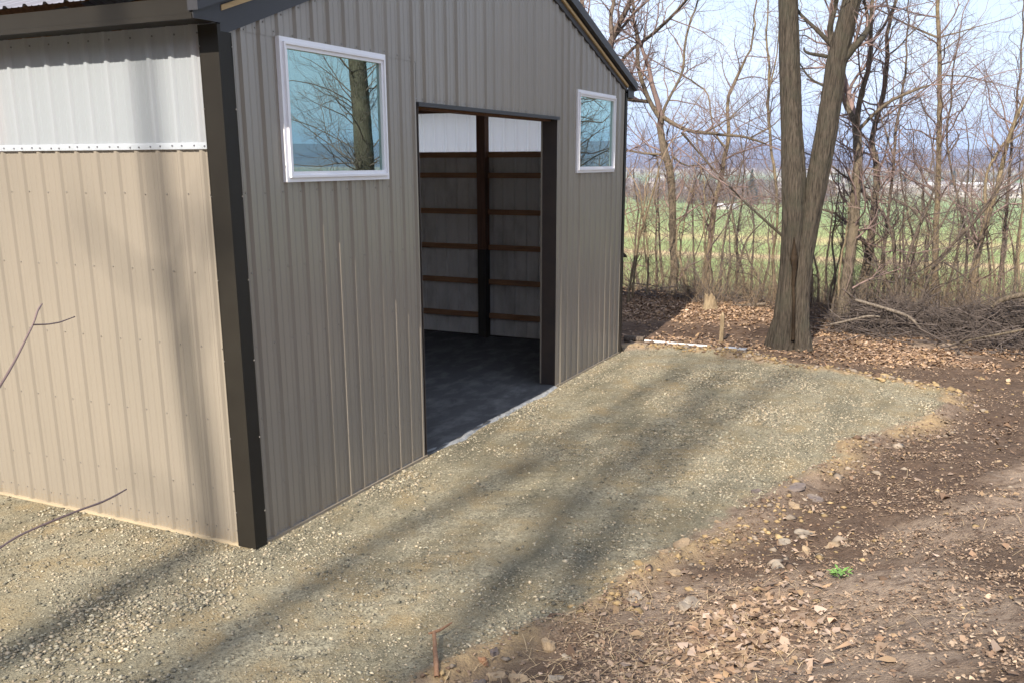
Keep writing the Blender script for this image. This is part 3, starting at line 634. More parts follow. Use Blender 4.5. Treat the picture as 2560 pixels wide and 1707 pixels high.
def unit(v): v = np.asarray(v, float); return v/(np.linalg.norm(v)+1e-12)
def rotated(rg, d, ang):
    a = unit(np.cross(d, unit(rg.normal(size=3)))); return unit(d*math.cos(ang)+a*math.sin(ang))
def grow(rg, tb, p, d, L, r, lvl, curl=.22, up=.05, dens=1.0, rmin=.0022):
    seg = max(.10, L/6 if lvl > 1 else L/8); n = max(3, int(L/seg)+1)
    P = [np.array(p)]; dirs = [unit(d)]; dd = unit(d)
    for i in range(n-1):
        dd = unit(dd+rg.normal(0, curl, 3)+np.array([0, 0, up])); P.append(P[-1]+dd*L/(n-1)); dirs.append(dd)
    R = np.maximum(np.linspace(r, max(r*.32, rmin*.6), n), rmin*.6)
    tb.add(P, R, 5 if r > .025 else (4 if r > .01 else 3))
    if lvl <= 0 or r*.55 < rmin: return
    nc = max(2, int(round((3.2+L*2.0)*dens))) if lvl > 1 else max(2, int(round((2.5+L*2.2)*dens)))
    nc = min(nc, 11)
    for j in range(nc):
        t = rg.uniform(.18, 1.0); q = t*(n-1); i = min(int(q), n-2); f = q-i
        pos = P[i]*(1-f)+P[i+1]*f
        cd = rotated(rg, dirs[i+1], rg.uniform(.5, 1.05))
        grow(rg, tb, pos, cd, L*rg.uniform(.34, .62)*(1.1-.4*t), max(R[i]*rg.uniform(.42, .62), rmin), lvl-1, curl*1.1, up, dens, rmin)
def resample(P, W_, n):
    P = np.asarray(P, float); s = np.concatenate([[0], np.cumsum(np.linalg.norm(np.diff(P, axis=0), axis=1))])
    t = np.linspace(0, s[-1], n)
    # catmull-like smoothing through the control points
    Q = np.stack([np.interp(t, s, P[:, i]) for i in range(3)], 1)
    for _ in range(2): Q[1:-1] = .25*Q[:-2]+.5*Q[1:-1]+.25*Q[2:]
    return Q, np.interp(t, s, W_)
def tree(name, label, cat, X, limbs, bmat, tmat, seed, dens=1.12, lvl=3, twigs=1.0, group=None, base_mat=None, up_len=1.0, rmin=.0026, parts=None):
    """limbs: list of (pixel trace [(px, py, width_px)...], depth slope).  The first is the trunk."""
    rg = np.random.default_rng(seed); tt, cr_ = Tubes(), Tubes()
    root_p = None
    for k, (tr, dz) in enumerate(limbs):
        P = []; Wd = []
        for i, (px, py, w) in enumerate(tr):
            q = at(px, py, X+dz*i+(rg.normal(0, .05) if i else 0)); P.append(q); Wd.append(w*pxsize(q)/2)
        if k == 0:
            q = P[0].copy(); g = float(Hs(q[0], q[1])); q[2] = min(q[2], g)-.35; P.insert(0, q); Wd.insert(0, Wd[0]*1.35); root_p = (q[0], q[1], g)
        L_ = sum(np.linalg.norm(P[i+1]-P[i]) for i in range(len(P)-1)); n = max(6, int(L_/.18))
        Q, R = resample(P, Wd, n)
        Q += rg.normal(0, .012, Q.shape)*np.linspace(0, 1, n)[:, None]
        tt.add(Q, R, 12 if k == 0 else 8, .05, rg)
        T = np.gradient(Q, axis=0)
        m_ = int(L_*3.1*twigs*dens)+2
        z0 = (Q[0][2]+1.6) if k == 0 else -9
        for j in range(m_):
            i = int(rg.uniform(.1, 1)*(n-1)); 
            if Q[i][2] < z0 and rg.uniform() < .8: continue
            d = rotated(rg, unit(T[i]), rg.uniform(.55, 1.25)); d = unit(d*np.array([1, 1, .8])+np.array([0, 0, .1]))
            r = min(R[i]*rg.uniform(.25, .5), .022); 
            grow(rg, cr_, Q[i], d, rg.uniform(.6, 1.9)*up_len, max(r, .004), lvl-1, dens=dens, rmin=rmin)
        # carry the tip on above the frame
        d = unit(T[-1]); grow(rg, cr_, Q[-1], d, rg.uniform(1.8, 2.8)*up_len, max(R[-1]*.95, .006), lvl, .16, dens=dens, rmin=rmin)
    root = empty(name, root_p); tag(root, label, cat, group)
    tt.build('trunk', bmat, root); cr_.build('crown', tmat, root)
    return root

# --- the big twin-stemmed tree
def big_tree():
    X = 10.8; rg = np.random.default_rng(3); root = empty('twin_trunk_tree', tuple(at(1972, 862, X)*np.array([1, 1, 0])))
    tag(root, 'big bare tree with two thick grey trunks parting from one base', 'tree')
    def stem(name, tr, offs, sides=36):
        P = [at(px, py, X+o) for (px, py, w), o in zip(tr, offs)]; Wd = [w*pxsize(p)/2 for (a, b, w), p in zip(tr, P)]
        n = 420; sides = 84; Q, R = resample(P, Wd, n); T, A, B = frames(Q); an = np.arange(sides)*2*np.pi/sides
        ph = np.arange(n)[:, None]*.26; fl = np.exp(-np.linspace(0, 1, n)*16)[:, None]
        dd_ = np.concatenate([[0], np.cumsum(np.linalg.norm(np.diff(Q, axis=0), axis=1))])[:, None]+np.zeros((1, sides)); aa = an[None]+np.zeros((n, 1))
        rdg = np.abs(fbm(aa*R.max()*1.0+.02*np.sin(dd_*5), dd_*.11, .030, 5+len(offs), 2)-.5)*2; big = fbm(np.cos(aa)*.5+np.sin(aa)*.2, dd_*.6, .35, 9, 3)-.5
        rr = R[:, None]*(1+.05*np.sin(3*an[None]+ph*.05+1.3)+.035*np.sin(7*an[None]-ph*.07)+.16*fl*np.sin(5*an[None]+.6)+.06*big)+(.5-rdg)*.020*np.clip(R[:, None]/.15, .2, 1)
        V = Q[:, None]+rr[:, :, None]*(np.cos(an)[None, :, None]*A[:, None]+np.sin(an)[None, :, None]*B[:, None])
        i = np.arange((n-1)*sides).reshape(n-1, sides); j = np.roll(i, -1, 1)
        mesh_obj(name, V.reshape(-1, 3), np.stack([i, j, j+sides, i+sides], -1).reshape(-1, 4), M['bark_big'], root, smooth=False)
        return Q, R
    s1 = [(1944, 905, 84), (1950, 866, 66), (1963, 800, 52), (1969, 740, 48), (1977, 650, 47), (1984, 560, 53), (1984, 450, 58), (1978, 319, 50), (1973, 159, 48), (1969, 0, 45), (1962, -260, 41), (1950, -560, 34), (1945, -900, 25), (1925, -1300, 12)]
    s2 = [(2004, 905, 70), (2003, 866, 52), (2000, 800, 46), (2001, 740, 45), (2007, 650, 48), (2022, 560, 48), (2043, 450, 51), (2067, 319, 51), (2090, 159, 47), (2129, 0, 43), (2196, -260, 37), (2260, -560, 30), (2300, -900, 22), (2330, -1250, 11)]
    Q1, R1 = stem('trunk', s1, [0]*len(s1)); Q2, R2 = stem('trunk', s2, [.02*i for i in range(len(s2))])
    # near-black tube painted as the shade inside the hollow where the stems part
    P = [at(1985, 594, X-.18), at(1986, 622, X-.168), at(1985, 648, X-.165), at(1986, 668, X-.165), at(1983, 720, X-.15), at(1985, 760, X-.14), at(1984, 800, X-.13), at(1983, 850, X-.145)]
    hb = Tubes(); Q, R = resample(P, [.006, .034, .066, .046, .03, .026, .026, .036], 90); Q = Q+rg.normal(0, .002, Q.shape); hb.add(Q, R*(1+rg.normal(0, .03, 90)), 10, .05, rg); hb.build('hollow', M['hollow_shade'], root)
    lt = Tubes(); cr_ = Tubes()
    limbs = [[(2088, 175, 22), (2112, 146, 21), (2143, 108, 18), (2172, 77, 13), (2169, 38, 8), (2160, 0, 6)], [(2092, 128, 13), (2072, 106, 12), (2047, 80, 10), (1995, 32, 7), (1975, -20, 5)],
             [(2086, 120, 18), (2074, 80, 15), (2076, 60, 14), (2088, 25, 12), (2096, -40, 10), (2110, -200, 7)], [(2090, 146, 10), (2067, 142, 10), (2030, 136, 8), (2012, 132, 6), (2010, 122, 5)],
             [(2075, 222, 7), (2050, 212, 6), (2022, 196, 5), (2012, 180, 4), (2000, 160, 3)], [(1975, 605, 8), (1955, 590, 7), (1905, 545, 6), (1850, 495, 5), (1822, 466, 4)], [(1968, -120, 20), (1900, -260, 14), (1830, -420, 8)], [(2150, -100, 18), (2240, -230, 13), (2340, -330, 8)], [(1960, -330, 18), (2040, -520, 11)], [(2220, -400, 16), (2160, -600, 10)]]
    for k, tr in enumerate(limbs):
        P = [at(px, py, X+.16+rg.normal(0, .03)+(.0 if i == 0 else rg.uniform(-.05, .22)*i)) for i, (px, py, w) in enumerate(tr)]; Wd = [w*pxsize(p)/2 for (a, b, w), p in zip(tr, P)]
        n = max(6, int(sum(np.linalg.norm(P[i+1]-P[i]) for i in range(len(P)-1))/.1)); Q, R = resample(P, Wd, n); lt = Tubes(); lt.add(Q, R, 10, .05, rg); lt.build('limb', M['bark_big'], root)
        T = np.gradient(Q, axis=0)
        if k == 3: continue
        for j in range(3+n//3):
            i = rg.integers(n//4, n); grow(rg, cr_, Q[i], rotated(rg, unit(T[i]), rg.uniform(.5, 1.1)), rg.uniform(.6, 1.5), max(R[i]*.4, .004), 2)
        grow(rg, cr_, Q[-1], T[-1], 1.8, R[-1], 3)
    for Q, R in ((Q1, R1), (Q2, R2)):
        for j in range(26):
            i = rg.integers(270, 420); d = rotated(rg, unit(Q[i]-Q[i-4]), rg.uniform(.7, 1.2)); grow(rg, cr_, Q[i], d, rg.uniform(1.5, 3.2), R[i]*.3, 3, dens=.8)
    cr_.build('crown', M['twig'], root)
big_tree()

# --- the row of bare trees behind
BK, BD, BT, TW, TT, TG = M['bark'], M['bark_dark'], M['bark_tan'], M['twig'], M['twig_tan'], M['twig_grey']
tree('bare_tree', 'crooked bare tree beside the far barn corner, its limbs spreading both ways', 'tree', 15.2, [
  ([(1675,748,24),(1688,673,19),(1682,609,19),(1682,546,18),(1679,450,19),(1675,415,20),(1660,383,20),(1650,335,17),(1653,296,17)], 0),
  ([(1653,300,14),(1637,277,12),(1618,245,11),(1605,207,11),(1592,166,10),(1596,112,9),(1586,48,8),(1581,0,7),(1590,-120,5)], -.05),
  ([(1594,114,9),(1627,92,9),(1669,51,8),(1707,16,7),(1760,-60,5)], .1), ([(1595,112,8),(1564,137,8),(1545,170,9)], .1),
  ([(1620,255,9),(1596,252,9),(1560,252,9),(1530,240,7)], .15),
  ([(1656,290,9),(1657,268,8),(1678,245,7),(1688,210,7),(1710,191,7),(1710,128,6),(1717,73,6),(1749,0,4),(1760,-90,3)], .08),
  ([(1655,292,11),(1691,316,10),(1707,328,9),(1755,332,8),(1803,338,7),(1841,338,7),(1876,346,6),(1915,360,4)], .06), ([(1876,346,4),(1924,319,3),(1950,300,2)], .1), ([(1765,332,4),(1819,300,3),(1850,285,2)], .1),
  ([(1704,332,6),(1742,376,5),(1774,411,5),(1793,437,3)], .05), ([(1682,392,5),(1710,427,4),(1739,414,3),(1800,404,2)], .1), ([(1653,387,6),(1596,383,5),(1565,379,4),(1540,370,3)], .1)],
  BK, TW, 11, twigs=1.5)
tree('bare_tree', 'slender bare tree with a kinked stem between the crooked tree and the twin trunks', 'tree', 16.5, [
  ([(1765,722,20),(1771,641,15),(1781,562,14),(1789,490,13),(1806,446,12),(1806,408,11),(1816,373,11),(1825,341,10),(1819,287,8),(1819,233,8),(1844,198,8),(1854,159,6),(1873,143,5),(1886,89,5),(1888,20,4)], .03),
  ([(1812,367,5),(1787,347,5),(1781,303,4),(1771,271,4),(1777,233,4),(1723,198,4),(1659,166,3)], .1), ([(1822,300,4),(1850,270,3),(1890,240,2)], .1)], BT, TW, 12, twigs=1.4)
tree('bare_tree', 'thin pale bare tree close to the left edge of the twin trunks', 'tree', 15.6, [
  ([(1938,715,10),(1930,640,7),(1945,560,6),(1943,500,7),(1937,430,7),(1927,367,7),(1921,303,7),(1921,223,7),(1924,159,6),(1915,112,5),(1918,48,4),(1922,-60,3)], .02),
  ([(1921,230,4),(1935,180,4),(1946,110,3),(1950,60,2)], .1)], BT, TW, 13, twigs=1.5)
tree('bare_tree', 'stout bare tree forking just right of the twin trunks, one dead limb jutting right', 'tree', 13.3, [
  ([(2112,740,30),(2122,660,27),(2131,600,26),(2139,510,25),(2143,440,23),(2143,383,21),(2143,319,20)], 0),
  ([(2141,312,17),(2127,287,14),(2111,255,13),(2098,220,12),(2080,150,10)], .1), ([(2143,318,15),(2143,281,13),(2151,236,13),(2172,182,12),(2178,128,11),(2176,64,10),(2181,0,9),(2184,-120,7)], -.05),
  ([(2150,322,9),(2191,274,8),(2255,236,8),(2300,218,6),(2330,213,3)], .05), ([(2178,110,7),(2207,73,7),(2226,41,6),(2250,-20,4)], .1)], BK, TW, 14, twigs=1.2)
tree('bare_tree', 'curving S-stemmed bare tree second to the right of the twin trunks', 'tree', 14.5, [
  ([(2156,740,24),(2172,625,20),(2186,530,18),(2191,470,17),(2194,415,16),(2188,383,14),(2172,357,13),(2175,338,13),(2191,319,13),(2204,255,12),(2216,179,12),(2220,137,11),(2216,105,10),(2223,48,9),(2239,15,8),(2255,-90,6)], .02),
  ([(2226,135,5),(2252,120,4),(2272,85,4),(2300,60,3)], .1), ([(2226,40,6),(2216,10,5),(2210,-60,4)], .1)], BK, TW, 15, twigs=1.3)
tree('bare_tree', 'straight tan-barked slim tree rising clear to the top of the view', 'tree', 16.2, [
  ([(2336,740,17),(2340,577,14),(2345,450,13),(2349,319,12),(2349,159,11),(2346,80,10),(2344,0,9),(2343,-200,7)], 0),
  ([(2347,95,5),(2300,78,5),(2255,55,4),(2190,20,3)], .1), ([(2352,94,4),(2400,80,3),(2470,60,2)], .1), ([(2350,190,4),(2420,190,3),(2500,210,2)], .1), ([(2350,130,4),(2385,110,3),(2440,60,2)], .1)], BT, TW, 16, twigs=1.3)
tree('shrub_tree', 'many-stemmed fan-shaped bare shrub above the brush pile', 'shrub', 14.0, [
  ([(2242,775,16),(2240,720,10),(2237,640,8),(2234,600,8),(2226,561,8),(2194,514,7),(2127,450,6),(2080,420,4)], 0),
  ([(2240,760,9),(2215,700,8),(2185,641,8),(2127,561,8),(2090,535,6),(2040,520,4)], .05), ([(2250,750,8),(2258,700,8),(2264,657,8),(2287,593,8),(2303,552,7),(2331,498,6),(2341,440,4)], .03),
  ([(2300,760,9),(2308,730,8),(2331,667,8),(2382,609,8),(2446,546,7),(2488,488,6),(2512,440,4)], .02), ([(2252,755,6),(2287,673,6),(2335,593,5),(2382,514,4),(2400,470,3)], .06), ([(2303,552,5),(2270,510,4),(2240,500,3)], .1), ([(2330,670,5),(2350,640,4),(2420,700,3)], .1)], BD, TG, 17, twigs=1.5)
tree('bare_tree', 'leaning bare tree with a pale fork standing by the right edge', 'tree', 15.4, [
  ([(2425,735,20),(2446,625,16),(2462,561,14),(2478,514,13),(2491,478,12),(2504,415,11),(2516,367,10),(2535,306,9),(2558,255,8),(2585,180,6),(2600,60,5)], .02),
  ([(2466,560,9),(2463,500,8),(2459,440,7),(2475,410,7),(2494,383,7),(2520,345,5)], .08), ([(2520,360,5),(2545,340,4),(2600,300,3)], .1)], BT, TW, 18, twigs=1.6)
tree('bare_tree', 'thin dark upright tree nearest the right edge of the view', 'tree', 16.4, [
  ([(2497,720,9),(2506,630,8),(2513,561,8),(2523,450,7),(2526,399,7),(2531,330,6),(2548,220,5),(2556,90,4),(2560,-40,3)], .02)], BD, TW, 19, twigs=1.8)
tree('bare_tree', 'dark bare tree rising behind the barn roof edge', 'tree', 14.4, [
  ([(1500,760,26),(1502,500,24),(1506,250,22),(1519,121,20),(1532,86,16),(1557,48,14),(1577,0,12),(1600,-120,9)], 0), ([(1530,88,12),(1522,41,10),(1538,0,9),(1545,-120,7)], .1), ([(1512,160,14),(1480,90,12),(1455,20,10),(1440,-80,8)], .1), ([(1519,121,8),(1560,60,7),(1620,0,5)], .08)], BD, TW, 20, twigs=1.6)
tree('sapling', 'thin double-stemmed sapling rising past the dead limb of the stout tree', 'sapling', 14.1, [
  ([(2195,720,8),(2217,577,7),(2228,470,7),(2236,383,7),(2239,319,7),(2258,230,6),(2264,159,5),(2268,90,4),(2270,0,3)], .02), ([(2236,400,4),(2215,340,4),(2203,300,3)], .1)], BD, TW, 21, twigs=1.8)
tree('sapling', 'wiry sapling right of the straight tan-barked tree', 'sapling', 16.0, [
  ([(2410,730,8),(2421,609,6),(2390,470,5),(2371,399,5),(2366,319,5),(2376,261,5),(2382,180,4),(2400,80,3)], .03), ([(2370,385,4),(2400,350,4),(2392,330,3)], .1)], BD, TW, 22, twigs=1.9)
tree('sapling', 'cluster of pale straight saplings hard by the far barn corner', 'sapling', 13.6, [
  ([(1570,748,7),(1578,690,6),(1588,630,5),(1605,577,5),(1637,466,4),(1655,400,3)], 0), ([(1580,745,6),(1590,641,5),(1600,560,4),(1612,490,3)], .04), ([(1618,735,6),(1622,650,5),(1612,560,4),(1600,480,3)], .08), ([(1592,640,3),(1570,560,3),(1556,500,2)], .1)], BT, TT, 23, twigs=2.2, up_len=.7)
tree('sapling', 'reddish twiggy sapling branching low between two bare trees', 'sapling', 16.2, [
  ([(1738,712,6),(1733,609,4),(1730,500,4),(1731,480,4)], 0), ([(1730,490,3),(1742,440,3),(1760,410,2)], .1), ([(1730,488,3),(1712,460,2),(1700,430,2)], .1), ([(1738,640,3),(1760,580,3),(1775,530,2)], .1)], BD, TW, 24, twigs=2.4, up_len=.7)
tree('sapling', 'leaning dark sapling left of the twin trunks', 'sapling', 15.0, [
  ([(1800,715,7),(1806,619,5),(1825,530,5),(1844,466,4),(1858,400,3)], .02), ([(1841,710,5),(1851,641,5),(1868,590,4),(1900,560,3)], .06), ([(1903,712,6),(1885,670,5),(1867,641,4),(1858,610,3)], .02)], BD, TG, 25, twigs=2.2, up_len=.8)
rg0 = np.random.default_rng(99)
SAP = ['wispy bare sapling standing in the thicket behind the brush']
kk = 0
for bx, top, X, m_ in [(1642,430,17,BD),(1712,470,18,BT),(1756,440,15,BT),(1880,470,17,BD),(2065,470,16,BD),(2085,430,13.6,BK),(2100,500,13.3,BT),(2262,430,18,BD),(2290,300,19,BK),(2316,420,17,BD),(2370,300,18,BK),(2440,420,17,BD),(2475,330,18,BT),(2540,380,16,BK),(2552,470,15,BT),(1600,430,18,BD),(1660,380,19,BK),(1840,330,19,BK),(2030,560,15,BD),(2210,330,19,BD),(1585,500,16,BK),(1622,520,19,BT),(1690,480,20,BD),(1725,540,14.5,BT),(1780,520,20,BK),(1815,560,14.6,BD),(1860,520,20,BT),(1905,560,15,BD),(2048,540,17.5,BK),(2075,600,14,BT),(2125,470,20,BD),(2180,420,21,BT),(2245,540,15.5,BK),(2275,480,20,BT),(2325,560,15,BD),(2350,470,21,BK),(2398,520,19,BT),(2420,560,14.8,BD),(2452,520,20,BK),(2490,560,15,BT),(2510,470,20,BD),(2535,540,18,BK)]:
    tr = []; x_ = bx; n_ = 7
    for i in range(n_):
        py = 720+(top-720)*i/(n_-1); tr.append((x_, py, 6.5-4.2*i/(n_-1))); x_ += rg0.normal(0, 9)
    tree('sapling', SAP[0], 'sapling', X, [(tr, .03)], m_, (TW, TG, TT)[kk % 3], 200+kk, twigs=1.5, up_len=.8, group='wispy saplings of the thicket'); kk += 1

# trees outside the view: they shade the drive and the side wall, one is mirrored in the windows
def free_tree(name, label, path, radii, seed, bm=BD, spread=3.0, n=26, dens=.7, start=.45, rmax=.06):
    rg = np.random.default_rng(seed); tt, cr_ = Tubes(), Tubes(); Q, R = resample(path, radii, 60); tt.add(Q, R, 14, .04, rg); T = np.gradient(Q, axis=0)
    for j in range(n):
        i = rg.integers(int(60*start), 60); d = rotated(rg, unit(T[i]), rg.uniform(.7, 1.25)); grow(rg, cr_, Q[i], d, rg.uniform(.5, 1.)*spread, min(R[i]*.4, rmax), 3, .2, dens=dens, rmin=.003)
    grow(rg, cr_, Q[-1], T[-1], spread, R[-1], 3, dens=dens)
    root = empty(name, tuple(path[0])); tag(root, label, 'tree', 'trees outside the picture'); tt.build('trunk', bm, root); cr_.build('crown', TW, root); return root
K = math.tan(SUN_EL)/math.cos(SUN_AZ); TA = math.tan(SUN_AZ)
def caster(x_t, marks):                                    # a stem at x_t whose shadow passes the given ground / wall marks (x, y, z)
    out = []
    for x, y, z in marks: D_ = x-x_t; out.append((x_t, y-D_*TA, z+D_*K))
    return out
c = caster(-34, [(-33, -.7, 0), (-14, -.2, 0), (-2.1, .26, 0), (-.73, .40, 0), (0, .46, .2), (0, .51, .92), (0, .57, 1.48), (0, .67, 2.02), (0, .73, 2.73), (0, .78, 3.24), (0, .76, 3.9)])
c = [(c[0][0], c[0][1], 1.0)]+c; q = c[-1]; c += [(q[0]+.3, q[1]-.2, q[2]+3), (q[0]+.5, q[1]+.2, q[2]+6)]
free_tree('bare_tree', 'tall leaning bare tree outside the view that shades the tan side wall', c, list(np.linspace(.15, .075, len(c)-2))+[.06, .03], 301, spread=2.2, n=10, dens=.4, start=.7)
for k_, (xt, marks, r0, r1, sd_) in enumerate([
    (-34, [(-33, -1.6, 0), (-14, -1.1, 1), (-1, -.85, 0), (0, -.75, 0), (1.3, -1.0, 0), (2.6, -1.17, 0), (5, -1.1, 0), (8, -1.3, 0)], .15, .06, 302),
    (-38, [(-37, -3.0, 0), (-14, -2.5, 1), (0, -2.2, 0), (1.7, -2.1, 0), (2.9, -2.12, 0), (5.7, -1.95, 0), (6.5, -2.05, 0), (10, -1.8, 0)], .17, .08, 303),
    (-36, [(-35, -3.6, 0), (-14, -3.2, 1), (0, -2.75, 0), (1.2, -2.55, 0), (3.1, -2.48, 0), (4.8, -2.4, 0), (8.9, -2.9, 0)], .16, .068, 304)]):
    c = caster(xt, marks); c[0] = (c[0][0], c[0][1], .3)
    lab = ['tall bare tree outside the view that stripes the drive', 'thick bare tree outside the view behind the bank', 'bare tree outside the view with a wavering stem'][k_]
    c = [(q[0]+random.Random(i*7+sd_).uniform(-.6, .6), q[1]+random.Random(i+sd_).uniform(-.12, .12), q[2]) for i, q in enumerate(c)]
    free_tree('bare_tree', lab, c, np.linspace(r0, r1, len(c)), sd_, spread=2.4, n=46, dens=.6, start=.4)
# the tree mirrored in the window
P = [(15.05,-9.0,-.6),(15.0,-9.0,1.5),(14.95,-9.0,4),(14.85,-9.05,6.2),(14.7,-9.1,9),(14.6,-9.1,12),(14.7,-9.2,15)]
mt = free_tree('bare_tree', 'thick bare tree outside the view, mirrored in the barn window', P, [.36,.27,.24,.22,.17,.11,.05], 310, M['bark_dark'], 3.2, 120, 1.0, .12, .018)
# ------------------------------------------------------------------ undergrowth, brush pile, logs, odds and ends
rg = np.random.default_rng(55); ub = Tubes(); ub2 = Tubes()
for i in range(6000):
    x_ = 13.7+rg.exponential(2.4); y_ = rg.uniform(-7.5, 7.0)
    if rg.uniform() > .35+.65*float(fbm(x_, y_, 1.2, 101)): continue
    if y_ > .2 and x_ < 15.8 and rg.uniform() < .88: continue
    h = rg.uniform(.3, 1.5)*(1 if rg.uniform() < .75 else 1.8); z_ = float(Hs(x_, y_))-.03
    d = unit(np.array([rg.normal(0, .35), rg.normal(0, .35), 1.])); tb = ub if rg.uniform() < .7 else ub2
    grow(rg, tb, (x_, y_, z_), d, h, rg.uniform(.003, .007), 1 if rg.uniform() < .7 else 2, .2, .03, .7, .0025)
o = ub.build('undergrowth', TT); tag(o, 'thin tan brushwood and weeds along the crest', kind='stuff')
o = ub2.build('undergrowth', TG); tag(o, 'thin grey brushwood along the crest', kind='stuff')
bp = Tubes()
for i in range(3000):
    y_ = rg.uniform(-8.6, -3.1); prof = .75*np.interp(y_, [-8, -6.2, -5, -3.6, -3.2], [1.15, 1.0, .55, .65, .1]); x_ = 13.2+rg.normal(0, .55)+.1*(y_+5)
    z_ = float(Hs(x_, y_))+rg.uniform(0, 1)**1.2*prof*math.exp(-((x_-13.2)/.8)**2)
    d = unit(np.array([rg.normal(0, .6), rg.normal(0, 1), rg.normal(0, .26)])); L_ = rg.uniform(.4, 1.5)
    grow(rg, bp, np.array([x_, y_, z_])-d*L_*.5, d, L_, rg.uniform(.004, .016), 1, .14, -.01, .5, .003)
o = bp.build('brush_pile', M['twig_dark']); tag(o, 'long heap of cut dark brushwood right of the twin trunks', kind='stuff')
bp = Tubes()
for i in range(230):
    y_ = rg.uniform(-1.6, 1.6); x_ = 14.6+rg.normal(0, .3); z_ = float(Hs(x_, y_))+abs(rg.normal(0, .07))
    d = unit(np.array([rg.normal(0, .4), rg.normal(0, 1), rg.normal(0, .25)])); L_ = rg.uniform(.3, 1.2)
    grow(rg, bp, np.array([x_, y_, z_])-d*L_*.5, d, L_, rg.uniform(.004, .012), 1, .14, 0, .5, .003)
o = bp.build('brush_pile', M['twig_grey']); tag(o, 'low scatter of dead branches behind the stump', kind='stuff')
def stick(name, label, cat, tr, m, X=None, pts=None, group=None, k=8):
    P = pts if pts is not None else [at(px, py, X) for px, py, w in tr]
    Wd = [w*pxsize(p)/2 for (a, b, w), p in zip(tr, P)]; Q, R = resample(P, Wd, 16); t = Tubes(); t.add(Q, R, k, .07, rg)
    o = t.build(name, m); me = o.data; c = Vector(P[0]); me.transform(Matrix.Translation(-c)); o.location = c; tag(o, label, cat, group); return o
M['branch'] = bark('weathered_branch', (.25,.205,.165), (.18,.15,.125), 14, (1,1,.3))
stick('fallen_branch', 'long pale bent branch lying across the top of the brush pile', 'branch', [(2138,750,8),(2190,765,8),(2240,780,8),(2270,790,8),(2288,805,7),(2300,820,5)], M['branch'], 12.5)
stick('fallen_branch', 'short pale branch stub poking out low in front of the brush pile', 'branch', [(2075,812,5),(2130,800,6),(2170,790,6),(2200,792,4)], M['branch'], 12.3)
stick('fallen_branch', 'thick grey branch at the right end of the brush pile', 'branch', [(2480,768,10),(2500,752,12),(2530,742,13),(2575,735,14)], M['bark'], 12.6)
stick('fallen_branch', 'grey slanting branch resting on the ground right of the brush pile', 'branch', [(2380,860,5),(2450,845,6),(2520,832,6),(2580,820,6)], M['bark'], 11.9)
stick('fallen_log', 'long grey log lying on the leaves left of the stump', 'log', [(1608,764,8),(1660,760,9),(1710,758,9),(1756,756,8)], M['bark'], 14.5)
stick('fallen_log', 'dark log lying below the grey one in the leaves', 'log', [(1640,772,6),(1690,764,8),(1750,762,9),(1800,764,8)], M['bark_dark'], 14.2)
stick('fallen_log', 'dark log in the leaves between stump and twin trunks', 'log', [(1790,768,9),(1840,766,10),(1880,764,10),(1915,760,8)], M['bark_dark'], 14.0)
# cut log by the barn corner
p0, p1 = np.array([10.15, .20, .07]), np.array([10.2, -.14, .06]); t = Tubes(); Q, R = resample([p0, p1], [.062, .058], 12); t.add(Q, R, 16, .05, rg)
root = empty('cut_log', (10.17, .03, 0)); tag(root, 'short dark cut log lying beside the far barn corner', 'log'); t.build('log_bark', M['bark_dark'], root)
for p, s, nm in ((p0, 1, 'cut_face'), (p1, -1, 'cut_face')):
    mb = MB(); mb.add([(p[0]+.06*math.cos(a), p[1]+s*.002, p[2]+.06*math.sin(a)) for a in np.arange(14)*2*math.pi/14], [tuple(range(14))]); mb.build(nm, M['post_dark'], root)
def rod(name, label, cat, a, b, r, m, k=12):
    a, b = np.array(a), np.array(b); t = Tubes(); Q, R = resample([a, b], [r, r], 10); t.add(Q, R, k); o = t.build(name, m); o.data.transform(Matrix.Translation(-Vector(a))); o.location = Vector(a); tag(o, label, cat); return o
rod('plastic_pipe', 'long white plastic pipe lying on the dirt behind the gravel pad', 'pipe', (10.25, .05, .035), (10.25, -1.36, .03), .022, M['pipe'])
mb = MB(); mb.box(10.17, 10.29, -1.98, -1.60, .02, .05); o = mb.build('weathered_board', M['plank']); tag(o, 'short blue-grey board lying flat left of the twin trunks', 'board')
s = at(1803, 858, 10.82); mb = MB(); mb.box(s[0]-.02, s[0]+.02, s[1]-.035, s[1]+.035, -.1, .50); mb.add([(s[0]-.02, s[1]-.035, .5), (s[0]+.02, s[1]-.035, .5), (s[0]+.02, s[1]+.035, .5), (s[0]-.02, s[1]+.035, .5), (s[0], s[1], .56)], [(0, 1, 4), (1, 2, 4), (2, 3, 4), (3, 0, 4)])
o = mb.build('survey_stake', M['stump_wood']); tag(o, 'wooden survey stake standing in the dirt before the stump', 'stake')
# stump
s = at(1773, 790, 13.6); root = empty('tree_stump', (s[0], s[1], float(Hs(s[0], s[1])))); tag(root, 'pale splintered tree stump in the leaf litter', 'stump')
V = []; k = 18; g = float(Hs(s[0], s[1])); 
for j, (z, r) in enumerate([(-.1, .19), (.05, .145), (.12, .13), (.2, .12), (.26, .115)]):
    for i in range(k): a = i*2*math.pi/k; V.append((s[0]+r*(1+.1*math.sin(3*a)+rg.normal(0, .03))*math.cos(a), s[1]+r*(1+.1*math.sin(3*a)+rg.normal(0, .03))*math.sin(a), g+z+(rg.uniform(-.10, .10) if j == 4 else 0)))
Fs = [(j*k+i, j*k+(i+1) % k, (j+1)*k+(i+1) % k, (j+1)*k+i) for j in range(4) for i in range(k)]
mesh_obj('stump_side', V, Fs, M['stump_wood'], root)
V2 = V[4*k:5*k]+[(s[0], s[1], g+.18)]; mesh_obj('stump_top', V2, [(i, (i+1) % k, k) for i in range(k)], M['stump_wood'], root)
